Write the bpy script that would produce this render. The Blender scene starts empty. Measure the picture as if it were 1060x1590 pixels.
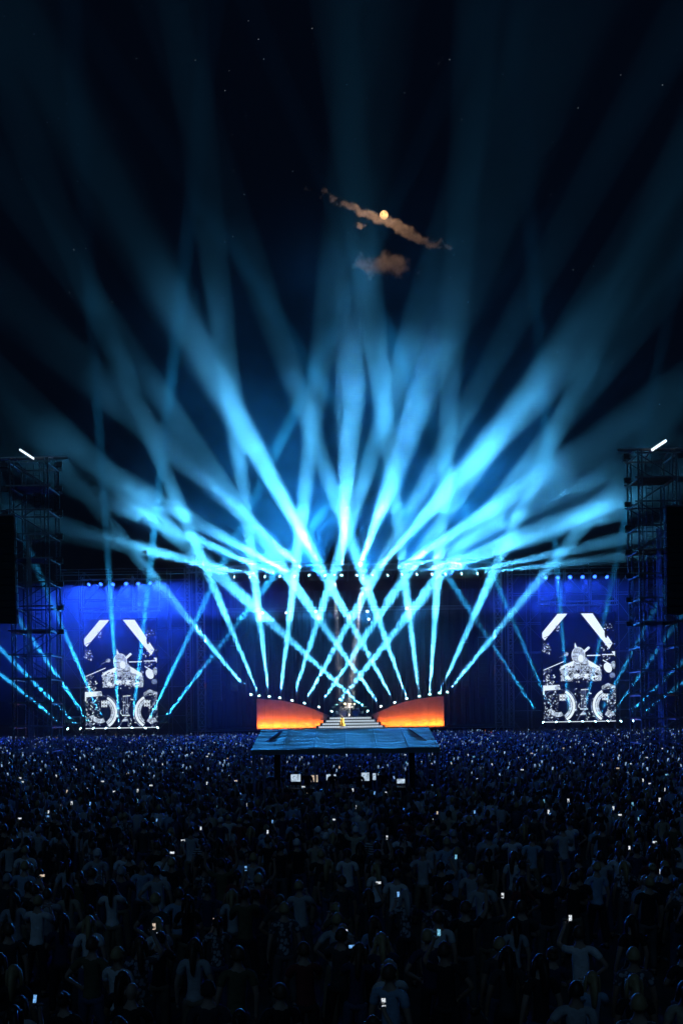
import bpy, bmesh, math, random
import numpy as np
from mathutils import Vector, Matrix, Euler
R = random.Random(7)
NR = np.random.default_rng(11)
S = bpy.context.scene
COL = S.collection
PI = math.pi
# ------------------------------------------------------------------ camera
F = 1546.0        # focal length in photo pixels (35 mm lens)
HC = 4.9          # camera height
YH = 1100.0       # photo row of the horizon
ROLL = 0.014      # slight camera roll
def P(px, py, Y):
    dx, dy = px - 530.0, py - YH
    return Vector(((dx - ROLL * dy) * Y / F, Y, HC - (dy + ROLL * dx) * Y / F))
cam = bpy.data.objects.new('camera', bpy.data.cameras.new('camera')); COL.objects.link(cam); S.camera = cam
cam.location = (0, 0, HC)
cam.rotation_euler = (Euler((PI / 2, 0, 0)).to_matrix() @ Matrix.Rotation(-math.atan(ROLL), 3, 'Z')).to_euler()
cam.data.sensor_fit = 'VERTICAL'; cam.data.sensor_height = 36; cam.data.lens = 36 * F / 1590
cam.data.shift_y = (YH - 795) / 1590; cam.data.clip_end = 30000
# ------------------------------------------------------------------ world: night sky
w = bpy.data.worlds.new('World'); S.world = w; w.use_nodes = True
w.node_tree.nodes['Background'].inputs[0].default_value = (.0005, .0012, .0035, 1)
w.cycles.sampling_method = 'NONE'
w.node_tree.nodes['Background'].inputs[1].default_value = 1.0
# added faint blue fill from behind the audience, lifting the crowd's backs
sun = bpy.data.objects.new('night_light', bpy.data.lights.new('night_light', 'SUN')); COL.objects.link(sun)
sun.data.energy = .09; sun.data.angle = math.radians(40); sun.data.color = (.22, .55, 1)
sun.rotation_euler = (math.radians(48), 0, math.radians(-14))
S.view_settings.view_transform = 'Standard'; S.view_settings.look = 'None'; S.view_settings.exposure = 0; S.view_settings.gamma = 1
S.cycles.use_denoising = True
S.cycles.max_bounces = 2; S.cycles.diffuse_bounces = 1; S.cycles.glossy_bounces = 1; S.cycles.volume_bounces = 0
S.cycles.volume_max_steps = 256
S.cycles.sample_clamp_indirect = 4

# ------------------------------------------------------------------ helpers
def tag(o, label=None, cat=None, group=None, kind=None):
    if label: o['label'] = label
    if cat: o['category'] = cat
    if group: o['group'] = group
    if kind: o['kind'] = kind
    return o
def empty(name, loc, label=None, cat=None, group=None, rz=0):
    o = bpy.data.objects.new(name, None); COL.objects.link(o); o.location = loc; o.rotation_euler = (0, 0, rz)
    o.empty_display_size = .1
    return tag(o, label, cat, group)
def link(name, me, parent=None, loc=(0, 0, 0), m=None):
    o = bpy.data.objects.new(name, me); COL.objects.link(o); o.location = loc
    if parent: o.parent = parent
    if m is not None:
        if len(me.materials) == 0: me.materials.append(m)
        o.material_slots[0].link = 'OBJECT'; o.material_slots[0].material = m
    return o
class MB:
    def __init__(s): s.v = []; s.f = []; s.mi = []
    def add(s, v, f, mi=0):
        b = len(s.v); s.v += [tuple(x) for x in v]; s.f += [tuple(b + i for i in q) for q in f]; s.mi += [mi] * len(f); return s
    def box(s, lo, hi, mi=0, M=None):
        v = [Vector((x, y, z)) for x in (lo[0], hi[0]) for y in (lo[1], hi[1]) for z in (lo[2], hi[2])]
        if M: v = [M @ p for p in v]
        return s.add(v, [(0, 1, 3, 2), (4, 6, 7, 5), (0, 4, 5, 1), (2, 3, 7, 6), (0, 2, 6, 4), (1, 5, 7, 3)], mi)
    def loft(s, rings, mi=0, cap=True):
        n = len(rings[0]); v = [p for r in rings for p in r]; f = []
        for k in range(len(rings) - 1):
            for i in range(n):
                j = (i + 1) % n; f.append((k * n + i, k * n + j, (k + 1) * n + j, (k + 1) * n + i))
        if cap: f.append(tuple(range(n))[::-1]); f.append(tuple(len(v) - n + i for i in range(n)))
        return s.add(v, f, mi)
    def path(s, pts, rad, n=6, mi=0):
        pts = [Vector(p) for p in pts]
        if not hasattr(rad, '__len__'): rad = [rad] * len(pts)
        rings = []
        for i, p in enumerate(pts):
            d = (pts[min(i + 1, len(pts) - 1)] - pts[max(i - 1, 0)]).normalized()
            a = d.cross(Vector((0, 0, 1)) if abs(d.z) < .95 else Vector((1, 0, 0))).normalized(); b = d.cross(a)
            r = rad[i]; ra, rb = r if hasattr(r, '__len__') else (r, r)
            rings.append([p + a * ra * math.cos(2 * PI * k / n) + b * rb * math.sin(2 * PI * k / n) for k in range(n)])
        return s.loft(rings, mi)
    def tube(s, a, b, r, n=6, mi=0): return s.path([a, b], r, n, mi)
    def lathe(s, prof, n=16, c=(0, 0, 0), M=None, mi=0):
        c = Vector(c); rings = []
        for r, z in prof:
            q = [Vector((r * math.cos(2 * PI * k / n), r * math.sin(2 * PI * k / n), z)) for k in range(n)]
            rings.append([(M @ p if M else p) + c for p in q])
        return s.loft(rings, mi)
    def mesh(s, name, mats=(), smooth=False):
        me = bpy.data.meshes.new(name); me.from_pydata([tuple(p) for p in s.v], [], s.f)
        for m in mats: me.materials.append(m)
        me.polygons.foreach_set('material_index', s.mi)
        if smooth: me.polygons.foreach_set('use_smooth', [True] * len(s.f))
        me.update(); return me
    def build(s, name, m, parent=None, loc=(0, 0, 0), smooth=False):
        mats = m if isinstance(m, (list, tuple)) else [m]
        return link(name, s.mesh(name, mats, smooth), parent, loc)
# ------------------------------------------------------------------ materials
def mat(name, col, rough=.7, metal=0, var=.25, scale=3., bump=0., bscale=None, spec=.5):
    m = bpy.data.materials.new(name); m.use_nodes = True; nt = m.node_tree; b = nt.nodes['Principled BSDF']
    b.inputs['Roughness'].default_value = rough; b.inputs['Metallic'].default_value = metal; b.inputs['Specular IOR Level'].default_value = spec
    tc = nt.nodes.new('ShaderNodeTexCoord'); n = nt.nodes.new('ShaderNodeTexNoise'); n.inputs['Scale'].default_value = scale; n.inputs['Detail'].default_value = 4
    nt.links.new(tc.outputs['Object'], n.inputs['Vector'])
    r = nt.nodes.new('ShaderNodeMapRange'); r.inputs[1].default_value = .3; r.inputs[2].default_value = .7; r.inputs[3].default_value = 1 - var; r.inputs[4].default_value = 1 + var
    nt.links.new(n.outputs[0], r.inputs[0])
    mx = nt.nodes.new('ShaderNodeVectorMath'); mx.operation = 'SCALE'; mx.inputs[0].default_value = col; nt.links.new(r.outputs[0], mx.inputs['Scale'])
    nt.links.new(mx.outputs[0], b.inputs['Base Color'])
    if bump:
        n2 = nt.nodes.new('ShaderNodeTexNoise'); n2.inputs['Scale'].default_value = bscale or scale * 4; n2.inputs['Detail'].default_value = 3; nt.links.new(tc.outputs['Object'], n2.inputs['Vector'])
        bp = nt.nodes.new('ShaderNodeBump'); bp.inputs['Strength'].default_value = bump; bp.inputs['Distance'].default_value = .1; nt.links.new(n2.outputs[0], bp.inputs['Height']); nt.links.new(bp.outputs[0], b.inputs['Normal'])
    return m
def emit(name, col, strength, sample=False):
    m = bpy.data.materials.new(name); m.use_nodes = True; nt = m.node_tree; nt.nodes.clear()
    e = nt.nodes.new('ShaderNodeEmission'); o = nt.nodes.new('ShaderNodeOutputMaterial'); nt.links.new(e.outputs[0], o.inputs[0])
    e.inputs[0].default_value = (*col, 1); e.inputs[1].default_value = strength
    m.cycles.emission_sampling = 'AUTO' if sample else 'NONE'
    return m
M = dict(
    ground=mat('asphalt', (.05, .05, .052), .9, 0, .35, .6, .4, 30),
    steel=mat('galvanised_steel', (.32, .33, .35), .42, .85, .2, 6),
    alu=mat('aluminium_truss', (.45, .46, .48), .4, .85, .2, 5),
    black=mat('black_paint', (.012, .012, .013), .55, 0, .3, 4),
    cloth=mat('black_stage_cloth', (.012, .012, .015), .95, 0, .35, 2, .3),
    deck=mat('stage_deck', (.03, .03, .032), .45, 0, .35, 1.4, .1),
    panel=mat('sand_plaster_panel', (.62, .55, .47), .7, 0, .12, 1.3, .12, 14),
    tarp=mat('pale_tarpaulin', (.25, .45, .52), .14, .55, .18, .8, .5, 1.4, 1),
    chrome=mat('chrome', (.75, .76, .78), .18, 1, .08, 9),
    brass=mat('cymbal_brass', (.75, .55, .25), .28, 1, .15, 20),
    drum=mat('silver_drum_shell', (.6, .62, .66), .3, .35, .25, 22),
    drumhead=mat('dark_drum_head', (.04, .045, .055), .5, 0, .3, 9),
    lens=emit('lit_lens', (.5, .9, 1), 9), lens_b=emit('lit_blue_lens', (.03, .13, 1), 4.5),
    lens_w=emit('lit_white_lens', (.9, .97, 1), 5), lens_o=emit('lit_orange_lens', (1, .35, .06), 4),
    led=emit('lit_stair_strip', (.7, .86, 1), .8, True), tube=emit('arm_painted_glow', (.75, .9, 1), 1.6, True),
)
def tarp_mat():
    m = mat('wet_tarpaulin', (.1, .2, .2), .45, .1, .2, .8, 0, 1, .45); nt = m.node_tree; b = nt.nodes['Principled BSDF']
    tc = nt.nodes.new('ShaderNodeTexCoord'); mp_ = nt.nodes.new('ShaderNodeMapping'); mp_.inputs['Scale'].default_value = (.5, 1.5, 1); nt.links.new(tc.outputs['Object'], mp_.inputs[0])
    n = nt.nodes.new('ShaderNodeTexNoise'); n.inputs['Scale'].default_value = 1.1; n.inputs['Detail'].default_value = 3; nt.links.new(mp_.outputs[0], n.inputs['Vector'])
    bp = nt.nodes.new('ShaderNodeBump'); bp.inputs['Strength'].default_value = .7; bp.inputs['Distance'].default_value = .14; nt.links.new(n.outputs[0], bp.inputs['Height']); nt.links.new(bp.outputs[0], b.inputs['Normal'])
    return m
M['tarp'] = tarp_mat()
# ------------------------------------------------------------------ lights and beams
CY = (.03, .46, 1)
def spot(parent, loc, d, ang, power, col, blend=.5, fall=None, rad=.2, imp=1.):
    l = bpy.data.lights.new('lamp', 'SPOT'); l.energy = power * imp; l.color = col
    l.spot_size = math.radians(ang); l.spot_blend = blend; l.shadow_soft_size = rad
    if fall:      # collimated beam: spreads less than a bare bulb
        l.use_nodes = True; nt = l.node_tree; e = nt.nodes['Emission']; f = nt.nodes.new('ShaderNodeLightFalloff'); a = nt.nodes.new('ShaderNodeMath'); a.operation = 'ADD'
        f.inputs[0].default_value = fall[1] / imp; a.inputs[1].default_value = fall[0] / imp
        nt.links.new(f.outputs['Linear'], a.inputs[0]); nt.links.new(a.outputs[0], e.inputs['Strength'])
    o = bpy.data.objects.new('lamp', l); COL.objects.link(o); o.parent = parent; o.location = loc
    o.rotation_euler = Vector(d).to_track_quat('-Z', 'Y').to_euler(); return o
def head_mesh():
    b = MB(); b.lathe([(.0, -.2), (.13, -.2), (.17, -.12), (.19, .1), (.21, .12), (.21, .26), (.19, .26), (.0, .22)], 14); return b.mesh('head', [M['black']], True)
def lens_mesh(m):
    b = MB(); b.lathe([(.185, .2), (.18, .27), (.13, .34), (.06, .37), (.004, .375)], 14); return b.mesh('lens', [m], True)
HEAD = head_mesh(); LENS = {k: lens_mesh(M[k]) for k in ('lens', 'lens_b', 'lens_w')}
bb = MB(); bb.box((-.2, -.17, 0), (.2, .17, .13)); bb.box((-.14, -.1, .13), (.14, .1, .17)); BASE = bb.mesh('base', [M['black']])
yb = MB()
for sx in (-1, 1): yb.path([(sx * .12, 0, .16), (sx * .25, 0, .22), (sx * .26, 0, .48)], [(.03, .05)] * 3, 6)
yb.box((-.16, -.04, .172), (.16, .04, .2)); YOKE = yb.mesh('yoke', [M['black']])
def moving_head(p, d, ang, power, col, label, group, hang=False, lens='lens', blend=.5, fall=None, imp=1.):
    d = Vector(d).normalized()
    root = empty('moving_head_lamp', p, label, 'stage lamp', group)
    s = -1 if hang else 1; z = .45 * s
    root.location = (p[0], p[1], p[2] - z)
    for me, nm in ((BASE, 'base'), (YOKE, 'yoke')):
        o = link(nm, me, root); o.rotation_euler = (PI if hang else 0, 0, 0)
    q = d.to_track_quat('Z', 'Y').to_euler()
    h = link('head', HEAD, root, (0, 0, z)); h.rotation_euler = q
    le_ = link('lens', LENS[lens], h)
    if lens == 'lens_b': h.scale = (1.45, 1.45, 1.2)
    if power: spot(root, Vector((0, 0, z)) + d * .5, d, ang, power, col, blend, fall, imp=imp)
    return root
def ORD(n):
    u = ['', 'first', 'second', 'third', 'fourth', 'fifth', 'sixth', 'seventh', 'eighth', 'ninth', 'tenth', 'eleventh', 'twelfth', 'thirteenth', 'fourteenth', 'fifteenth', 'sixteenth', 'seventeenth', 'eighteenth', 'nineteenth']
    return u[n] if n < 20 else ('twentieth' if n == 20 else 'twenty-' + u[n - 20])

# ------------------------------------------------------------------ ground
gm = MB(); gm.add([(-290, -50, 0), (290, -50, 0), (290, 400, 0), (-290, 400, 0)], [(0, 1, 2, 3)])
tag(gm.build('ground', M['ground']), kind='structure')
XC = 1.25
# ------------------------------------------------------------------ stage platforms
DZ = 2.1
st = empty('main_stage', (XC, 147, 0), 'wide low black main stage platform below the roof', 'stage')
MB().box((-22.5, -9.2, 1.9), (22.5, 11, DZ)).build('deck', M['deck'], st)
MB().box((-22.4, -9.1, 0), (22.4, 10.9, 1.895)).build('skirt', M['cloth'], st)
MB().box((-22.5, -9.24, 1.96), (22.5, -9.203, 2.04)).build('edge_trim', M['alu'], st)
for sx, nm in ((-1, 'left'), (1, 'right')):
    t = empty('side_platform', (XC + sx * 33, 141, 0), f'low black platform under the {nm} video screen', 'platform')
    MB().box((-10.4, -2.4, 1.3), (10.4, 6, 1.45)).build('deck', M['deck'], t)
    MB().box((-10.3, -2.3, 0), (10.3, 5.9, 1.295)).build('skirt', M['cloth'], t)
    MB().box((-10.4, -2.44, 1.34), (10.4, -2.403, 1.41)).build('edge_trim', M['alu'], t)
# backdrop curtain with folds
cb = MB(); n = 220; v = []; Wc = 24.5
for yy in (0, .05):
    for i in range(n + 1):
        x = -Wc + 2 * Wc * i / n; y = 157.2 + .16 * math.sin(x * 5.1) + .08 * math.sin(x * 13.3 + 1) + yy
        v += [(x + XC, y, DZ), (x + XC, y, 23.5)]
f = [(2 * i, 2 * i + 2, 2 * i + 3, 2 * i + 1) for i in range(n)]
k = 2 * (n + 1); f += [(k + 2 * i, k + 2 * i + 1, k + 2 * i + 3, k + 2 * i + 2) for i in range(n)]
f += [(2 * i, k + 2 * i, k + 2 * i + 2, 2 * i + 2) for i in range(n)] + [(2 * i + 1, 2 * i + 3, k + 2 * i + 3, k + 2 * i + 1) for i in range(n)]
cb.add(v, f); tag(cb.build('backdrop_curtain', mat('navy_curtain', (.025, .032, .05), .9, 0, .3, 1)), 'dark folded backdrop curtain hanging behind the drum kit', 'curtain')
# ------------------------------------------------------------------ trusses
def truss_parts(parent, a, b, w, r=.05, step=None, m='alu', up=Vector((0, 0, 1))):
    a, b = Vector(a), Vector(b); d = (b - a); L = d.length; d.normalize()
    u = up if abs(d.dot(up)) < .9 else Vector((0, 1, 0)); s = d.cross(u).normalized(); u = s.cross(d)
    c = [s * sx * w / 2 + u * sy * w / 2 for sx, sy in ((-1, -1), (1, -1), (1, 1), (-1, 1))]
    for q in c: MB().tube(a + q, b + q, r).build('chord', M[m], parent)
    n = max(1, round(L / (step or w))); lb = MB()
    for i in range(n):
        p0 = a + d * L * i / n; p1 = a + d * L * (i + 1) / n
        for j in range(4):
            q0, q1 = c[j], c[(j + 1) % 4]
            if i % 2: q0, q1 = q1, q0
            lb.tube(p0 + q0, p1 + q1, r * .6, 4); lb.tube(p0 + q0, p0 + q1, r * .5, 4)
    tag(lb.build('lacing', M[m], parent), kind='stuff')
tr = empty('roof_truss', (XC, 137.6, 24), 'long aluminium front truss of the stage roof carrying the fan lamps', 'truss')
truss_parts(tr, (-22.3, 0, .35), (22.3, 0, .35), .8)
tr2 = empty('roof_truss', (XC, 147, 19.6), 'thin inner truss with small white dots above the drum kit', 'truss')
truss_parts(tr2, (-18, 0, 0), (18, 0, 0), .5, .04)
rf = empty('stage_roof', (XC, 148, 24.9), 'flat dark canopy roof over the main stage', 'roof')
MB().box((-23, -9.6, .35), (23, 10, .6)).build('canopy', M['cloth'], rf)
for i in range(7):
    x = -21 + 7 * i; MB().box((x - .12, -9.5, .1), (x + .12, 9.8, .345)).build('rafter', M['alu'], rf)
for sx, nm in ((-1, 'left'), (1, 'right')):
    t = empty('roof_tower', (XC + sx * 20.6, 138.2, 0), f'tall aluminium truss tower holding the {nm} end of the stage roof', 'truss tower')
    truss_parts(t, (0, 0, 0), (0, 0, 26.4), 1.0, .06, 1.3)
    MB().box((-.8, -.8, 0), (.8, .8, .12)).build('foot_plate', M['steel'], t)
    t = empty('roof_tower', (XC + sx * 23.2, 143.5, 0), f'slim scaffold mast between the {nm} screen and the stage', 'truss tower')
    truss_parts(t, (0, 0, 0), (0, 0, 25.3), .7, .05, 1.0)
# hung loudspeaker columns
def box_mesh(wd, dp, hh):
    b = MB(); b.add([(-wd / 2, -dp / 2, 0), (wd / 2, -dp / 2, 0), (wd * .42, dp / 2, hh * .12), (-wd * .42, dp / 2, hh * .12), (-wd / 2, -dp / 2, hh), (wd / 2, -dp / 2, hh), (wd * .42, dp / 2, hh * .88), (-wd * .42, dp / 2, hh * .88)],
        [(0, 3, 2, 1), (4, 5, 6, 7), (0, 1, 5, 4), (1, 2, 6, 5), (2, 3, 7, 6), (3, 0, 4, 7)])
    return b.mesh('speaker_box', [M['black']])
def line_array(p, n, wd, dp, hh, label, curve=.012, rear=False, chain=1.5):
    t = empty('line_array', p, label, 'loudspeaker'); me = box_mesh(wd, dp, hh * .95); ang = 0; z = 0; y = 0
    for i in range(n):
        z -= hh * math.cos(ang); y += hh * math.sin(ang) * (1 if not rear else -1)
        o = link('speaker_box', me, t, (0, y, z)); o.rotation_euler = (-ang if not rear else ang, 0, PI if rear else 0); ang += curve
        for sx in (-1, 1):
            rg = MB(); rg.box((sx * wd * .5 - .03, -.1, .05), (sx * wd * .5 + .03, .1, hh * .9))
            rg.build('rigging_plate', M['steel'], o)
        gr = MB(); gr.box((-wd * .44, -dp / 2 - .02, .03), (wd * .44, -dp / 2 - .004, hh * .9)); gr.build('grille', M['black'], o)
    MB().box((-wd * .55, -.3, .05), (wd * .55, .3, .14)).build('fly_bar', M['steel'], t)
    c = MB()
    for sx in (-1, 1): c.tube((sx * wd * .35, 0, .1), (sx * wd * .2, 0, chain), .025, 5)
    c.build('chain', M['steel'], t)
for sx, nm in ((-1, 'left'), (1, 'right')):
    line_array((XC + sx * 19.2, 143.6, 14.8), 14, 1.25, .8, .62, f'tall black line array hung at the {nm} edge of the main stage', chain=9)
    line_array((XC + sx * 16.9, 146.0, 14.2), 12, .9, .7, .55, f'shorter black line array hung inside the {nm} stage edge', chain=9.6)
# side scaffolds around the video screens
def scaffold(t, xs, zs, y0, y1, skip=None):
    for x in xs:
        for y in (y0, y1): MB().tube((x, y, 0), (x, y, zs[-1]), .055, 5).build('upright', M['steel'], t)
    for z in zs[1:]:
        for y in (y0, y1): MB().tube((xs[0] - .2, y + .07, z), (xs[-1] + .2, y + .07, z), .045, 5).build('crossbar', M['steel'], t)
    for i in range(len(xs) - 1):
        for j in range(len(zs) - 1):
            a, b = (xs[i], xs[i + 1]) if (i + j) % 2 else (xs[i + 1], xs[i])
            MB().tube((a, y1 - .07, zs[j]), (b, y1 - .07, zs[j + 1]), .035, 5).build('diagonal_brace', M['steel'], t)
SCR = []
for sx, nm in ((-1, 'left'), (1, 'right')):
    cx = XC + sx * 32.2
    t = empty('scaffold', (cx, 143, 0), f'dark steel scaffold frame standing behind the {nm} video screen', 'scaffold')
    scaffold(t, [-9.4, -6.3, -2.1, 2.1, 6.3, 9.4], [0, 4.2, 8.4, 12.6, 16.8, 21, 25.3], -.6, 2.4)
    for z in (23.6, 24.4): MB().box((-9.6, -1.0, z), (9.6, -.85, z + .1)).build('top_rail', M['alu'], t)
    # header truss above the screen
    t = empty('header_truss', (cx, 140.6, 19), f'blue lit open header truss above the {nm} video screen', 'truss')
    for z in (0, .55): 
        for y in (-.5, .5): MB().tube((-5.6, y, z), (5.6, y, z), .07, 6).build('chord', M['alu'], t)
    for y in (-.5, .5): MB().tube((-5.4, y, 4.55), (5.4, y, 4.55), .06, 6).build('chord', M['alu'], t)
    for i in range(4):
        x = -5.4 + 3.6 * i; MB().tube((x, -.5, 0), (x, -.5, 5.0), .06, 6).build('post', M['alu'], t); MB().tube((x, .5, 0), (x, .5, 5.0), .06, 6).build('post', M['alu'], t)
        if i < 3: MB().tube((x if sx > 0 else x + 3.6, -.5, 4.4), (x + 3.6 if sx > 0 else x, -.5, .6), .045, 6).build('diagonal_brace', M['alu'], t)
# ------------------------------------------------------------------ video screens
def emit_tex(name, col, lo, hi, scale):
    m = emit(name, col, 1, False); nt = m.node_tree; e = [n for n in nt.nodes if n.type == 'EMISSION'][0]
    tc = nt.nodes.new('ShaderNodeTexCoord'); n = nt.nodes.new('ShaderNodeTexNoise'); n.inputs['Scale'].default_value = scale; n.inputs['Detail'].default_value = 5; n.inputs['Roughness'].default_value = .7
    nt.links.new(tc.outputs['Object'], n.inputs['Vector']); r = nt.nodes.new('ShaderNodeMapRange'); r.inputs[1].default_value = .34; r.inputs[2].default_value = .66; r.inputs[3].default_value = lo; r.inputs[4].default_value = hi
    nt.links.new(n.outputs[0], r.inputs[0]); nt.links.new(r.outputs[0], e.inputs[1]); return m
M['pic_bg'] = emit_tex('screen_dark', (.002, .006, .06), .1, .5, .2)
M['pic_w'] = emit('screen_white', (.78, .9, 1), 1.15)
M['pic_t'] = emit_tex('screen_texture', (.65, .8, 1), .0, 1.25, 1.9)
M['pic_g'] = emit_tex('screen_grey', (.4, .55, .9), .1, .7, 1.2)
M['pic_d'] = emit('screen_black', (.001, .003, .02), 1)
def picture():
    """stage-camera picture of a drummer behind a double-bass kit: layers of flat shapes, in crop pixels 190..858 x 125..1130"""
    out = {}
    def L(k): return out.setdefault(k, MB())
    def q(x, y, z=0): return ((x - 524) / 668 * 10.2, -z, (1130 - y) / 1005 * 15.4)
    def poly(k, pts, z): L(k).add([q(x, y, z) for x, y in pts], [tuple(range(len(pts)))[::-1]])
    def ell(k, cx, cy, rx, ry, z, rot=0, n=24):
        c, s = math.cos(rot), math.sin(rot)
        poly(k, [(cx + rx * math.cos(a) * c - ry * math.sin(a) * s, cy + rx * math.cos(a) * s + ry * math.sin(a) * c) for a in [2 * PI * i / n for i in range(n)]], z)
    def line(k, a, b, w, z):
        d = math.hypot(b[0] - a[0], b[1] - a[1]); nx, ny = -(b[1] - a[1]) / d * w / 2, (b[0] - a[0]) / d * w / 2
        poly(k, [(a[0] + nx, a[1] + ny), (b[0] + nx, b[1] + ny), (b[0] - nx, b[1] - ny), (a[0] - nx, a[1] - ny)], z)
    def arc(k, cx, cy, r0, r1, a0, a1, z, n=14):
        for i in range(n):
            t0, t1 = math.radians(a0 + (a1 - a0) * i / n), math.radians(a0 + (a1 - a0) * (i + 1) / n)
            if not 196 < cx + r1 * math.cos(t0) < 852 or not 196 < cx + r1 * math.cos(t1) < 852 or cy + r1 * math.sin(t0) > 1118: continue
            poly(k, [(cx + r0 * math.cos(t0), cy + r0 * math.sin(t0)), (cx + r1 * math.cos(t0), cy + r1 * math.sin(t0)), (cx + r1 * math.cos(t1), cy + r1 * math.sin(t1)), (cx + r0 * math.cos(t1), cy + r0 * math.sin(t1))], z)
    rr = random.Random(3)
    poly('w', [(335, 128), (425, 128), (212, 372), (190, 345), (190, 300)], .01)
    poly('w', [(548, 128), (657, 128), (836, 405), (806, 458)], .01); poly('w', [(828, 480), (858, 480), (858, 528)], .01)
    line('d', (205, 350), (340, 290), 5, .014)
    ell('d', 778, 315, 14, 42, .014); line('d', (785, 270), (800, 200), 5, .014)
    # drummer: arms, shoulders, head
    poly('t', [(485, 555), (365, 608), (343, 642), (372, 690), (352, 748), (405, 748), (425, 690), (600, 690), (650, 750), (726, 748), (733, 690), (716, 618), (612, 555), (590, 530), (500, 530)], .012)
    poly('w', [(485, 558), (372, 610), (352, 640), (470, 612)], .016); poly('w', [(606, 556), (712, 618), (720, 650), (620, 614)], .016)
    ell('w', 520, 512, 63, 76, .018); ell('t', 520, 512, 58, 72, .022); ell('w', 541, 540, 26, 34, .026)
    poly('w', [(486, 440), (490, 392), (512, 442)], .016); line('w', (570, 484), (622, 438), 22, .016)
    poly('d', [(468, 516), (530, 520), (466, 524)], .03); line('d', (500, 600), (600, 600), 10, .02)
    # cymbals and hardware
    line('w', (196, 646), (385, 568), 7, .012); line('g', (342, 532), (402, 508), 7, .012); ell('t', 408, 500, 22, 18, .013); line('w', (600, 516), (722, 514), 9, .012); line('w', (738, 510), (858, 508), 9, .012)
    line('w', (745, 558), (858, 626), 9, .012); ell('w', 790, 630, 34, 48, .014, -.5); ell('t', 842, 604, 22, 36, .014); ell('g', 832, 700, 26, 24, .013)
    for x, y, rx, ry in ((430, 690, 46, 62), (508, 676, 42, 56), (596, 676, 42, 56), (674, 692, 44, 62)):
        ell('t', x, y, rx, ry, .024); ell('w', x - 4, y + ry * .45, rx * .7, ry * .35, .027); ell('d', x + 10, y - 14, rx * .35, ry * .3, .03)
    poly('d', [(345, 752), (730, 752), (720, 800), (360, 800)], .026)
    poly('w', [(192, 786), (342, 782), (350, 824), (205, 834), (203, 872), (190, 872)], .014); ell('t', 322, 806, 24, 20, .017)
    poly('t', [(730, 800), (790, 770), (858, 800), (858, 822), (790, 800), (735, 830)], .014)
    # two bass drums
    for s, cx in ((1, 326), (-1, 806)):
        a0, a1 = (-62, 58) if s > 0 else (122, 242)
        arc('w', cx, 975, 138, 160, a0, a1, .014); arc('t', cx, 975, 104, 136, a0 + 8, a1, .014); arc('g', cx, 975, 166, 176, a0 - 4, a1 - 40 if s > 0 else a1 - 50, .014)
        arc('w', cx, 975, 122, 127, a0, a1, .018); arc('g', cx, 975, 152, 156, 0, 360, .0125, 40); arc('t', cx, 975, 60, 100, 60 if s > 0 else 20, 160 if s > 0 else 120, .013)
        # emblem: two letter M strokes standing back to back
        mx = 368 if s > 0 else 762; my = 898
        for o in (-1, 1):
            for dx in (5, 23): line('w', (mx + o * dx, my - 30), (mx + o * dx, my + 30), 6, .02)
            line('w', (mx + o * 5, my - 30), (mx + o * 14, my - 4), 6, .022); line('w', (mx + o * 23, my - 30), (mx + o * 14, my - 4), 6, .022)
            line('w', (mx + o * 5, my + 30), (mx + o * 14, my + 12), 5, .022); line('w', (mx + o * 23, my + 30), (mx + o * 14, my + 12), 5, .022)
    for x in (548, 566, 582): line('g', (x, 826), (x - 4 + (x - 548) * .2, 995), 6, .013)
    line('w', (530, 1006), (602, 1006), 9, .014); line('w', (540, 830), (610, 826), 7, .014); ell('t', 560, 1050, 26, 12, .013)
    line('g', (470, 1040), (390, 1100), 5, .013); line('g', (640, 1040), (740, 1095), 5, .013); line('g', (500, 1110), (560, 1020), 5, .013); line('g', (600, 1100), (570, 1020), 5, .013)
    line('w', (192, 1122), (858, 1120), 6, .013)
    # clutter of stands and glints
    for x0, x1, y0, y1, c in ((192, 262, 385, 492, 26), (196, 330, 830, 1112, 85), (780, 856, 770, 1112, 80), (355, 730, 600, 760, 150), (480, 660, 800, 1110, 60), (300, 350, 225, 290, 9), (735, 856, 380, 560, 18), (820, 856, 80, 160, 0), (200, 300, 640, 780, 40), (740, 850, 220, 300, 10)):
        for _ in range(c):
            x, y = rr.uniform(x0, x1), rr.uniform(y0, y1); a = rr.uniform(0, PI); l = rr.uniform(4, 22); w_ = rr.uniform(3, 9)
            line(rr.choice('wwttg'), (x - math.cos(a) * l / 2, y - math.sin(a) * l / 2), (x + math.cos(a) * l / 2, y + math.sin(a) * l / 2), w_, .031 + rr.random() * .006)
    for _ in range(60):
        x, y = rr.uniform(360, 720), rr.uniform(605, 750); ell('d', x, y, rr.uniform(3, 10), rr.uniform(3, 9), .04 + rr.random() * .004, 0, 8)
    return {k: b.mesh('picture', [M['pic_' + k]]) for k, b in out.items()}
PIC = picture(); PNAME = dict(w='picture_highlights', t='picture_texture', g='picture_greys', d='picture_shadows')
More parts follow.
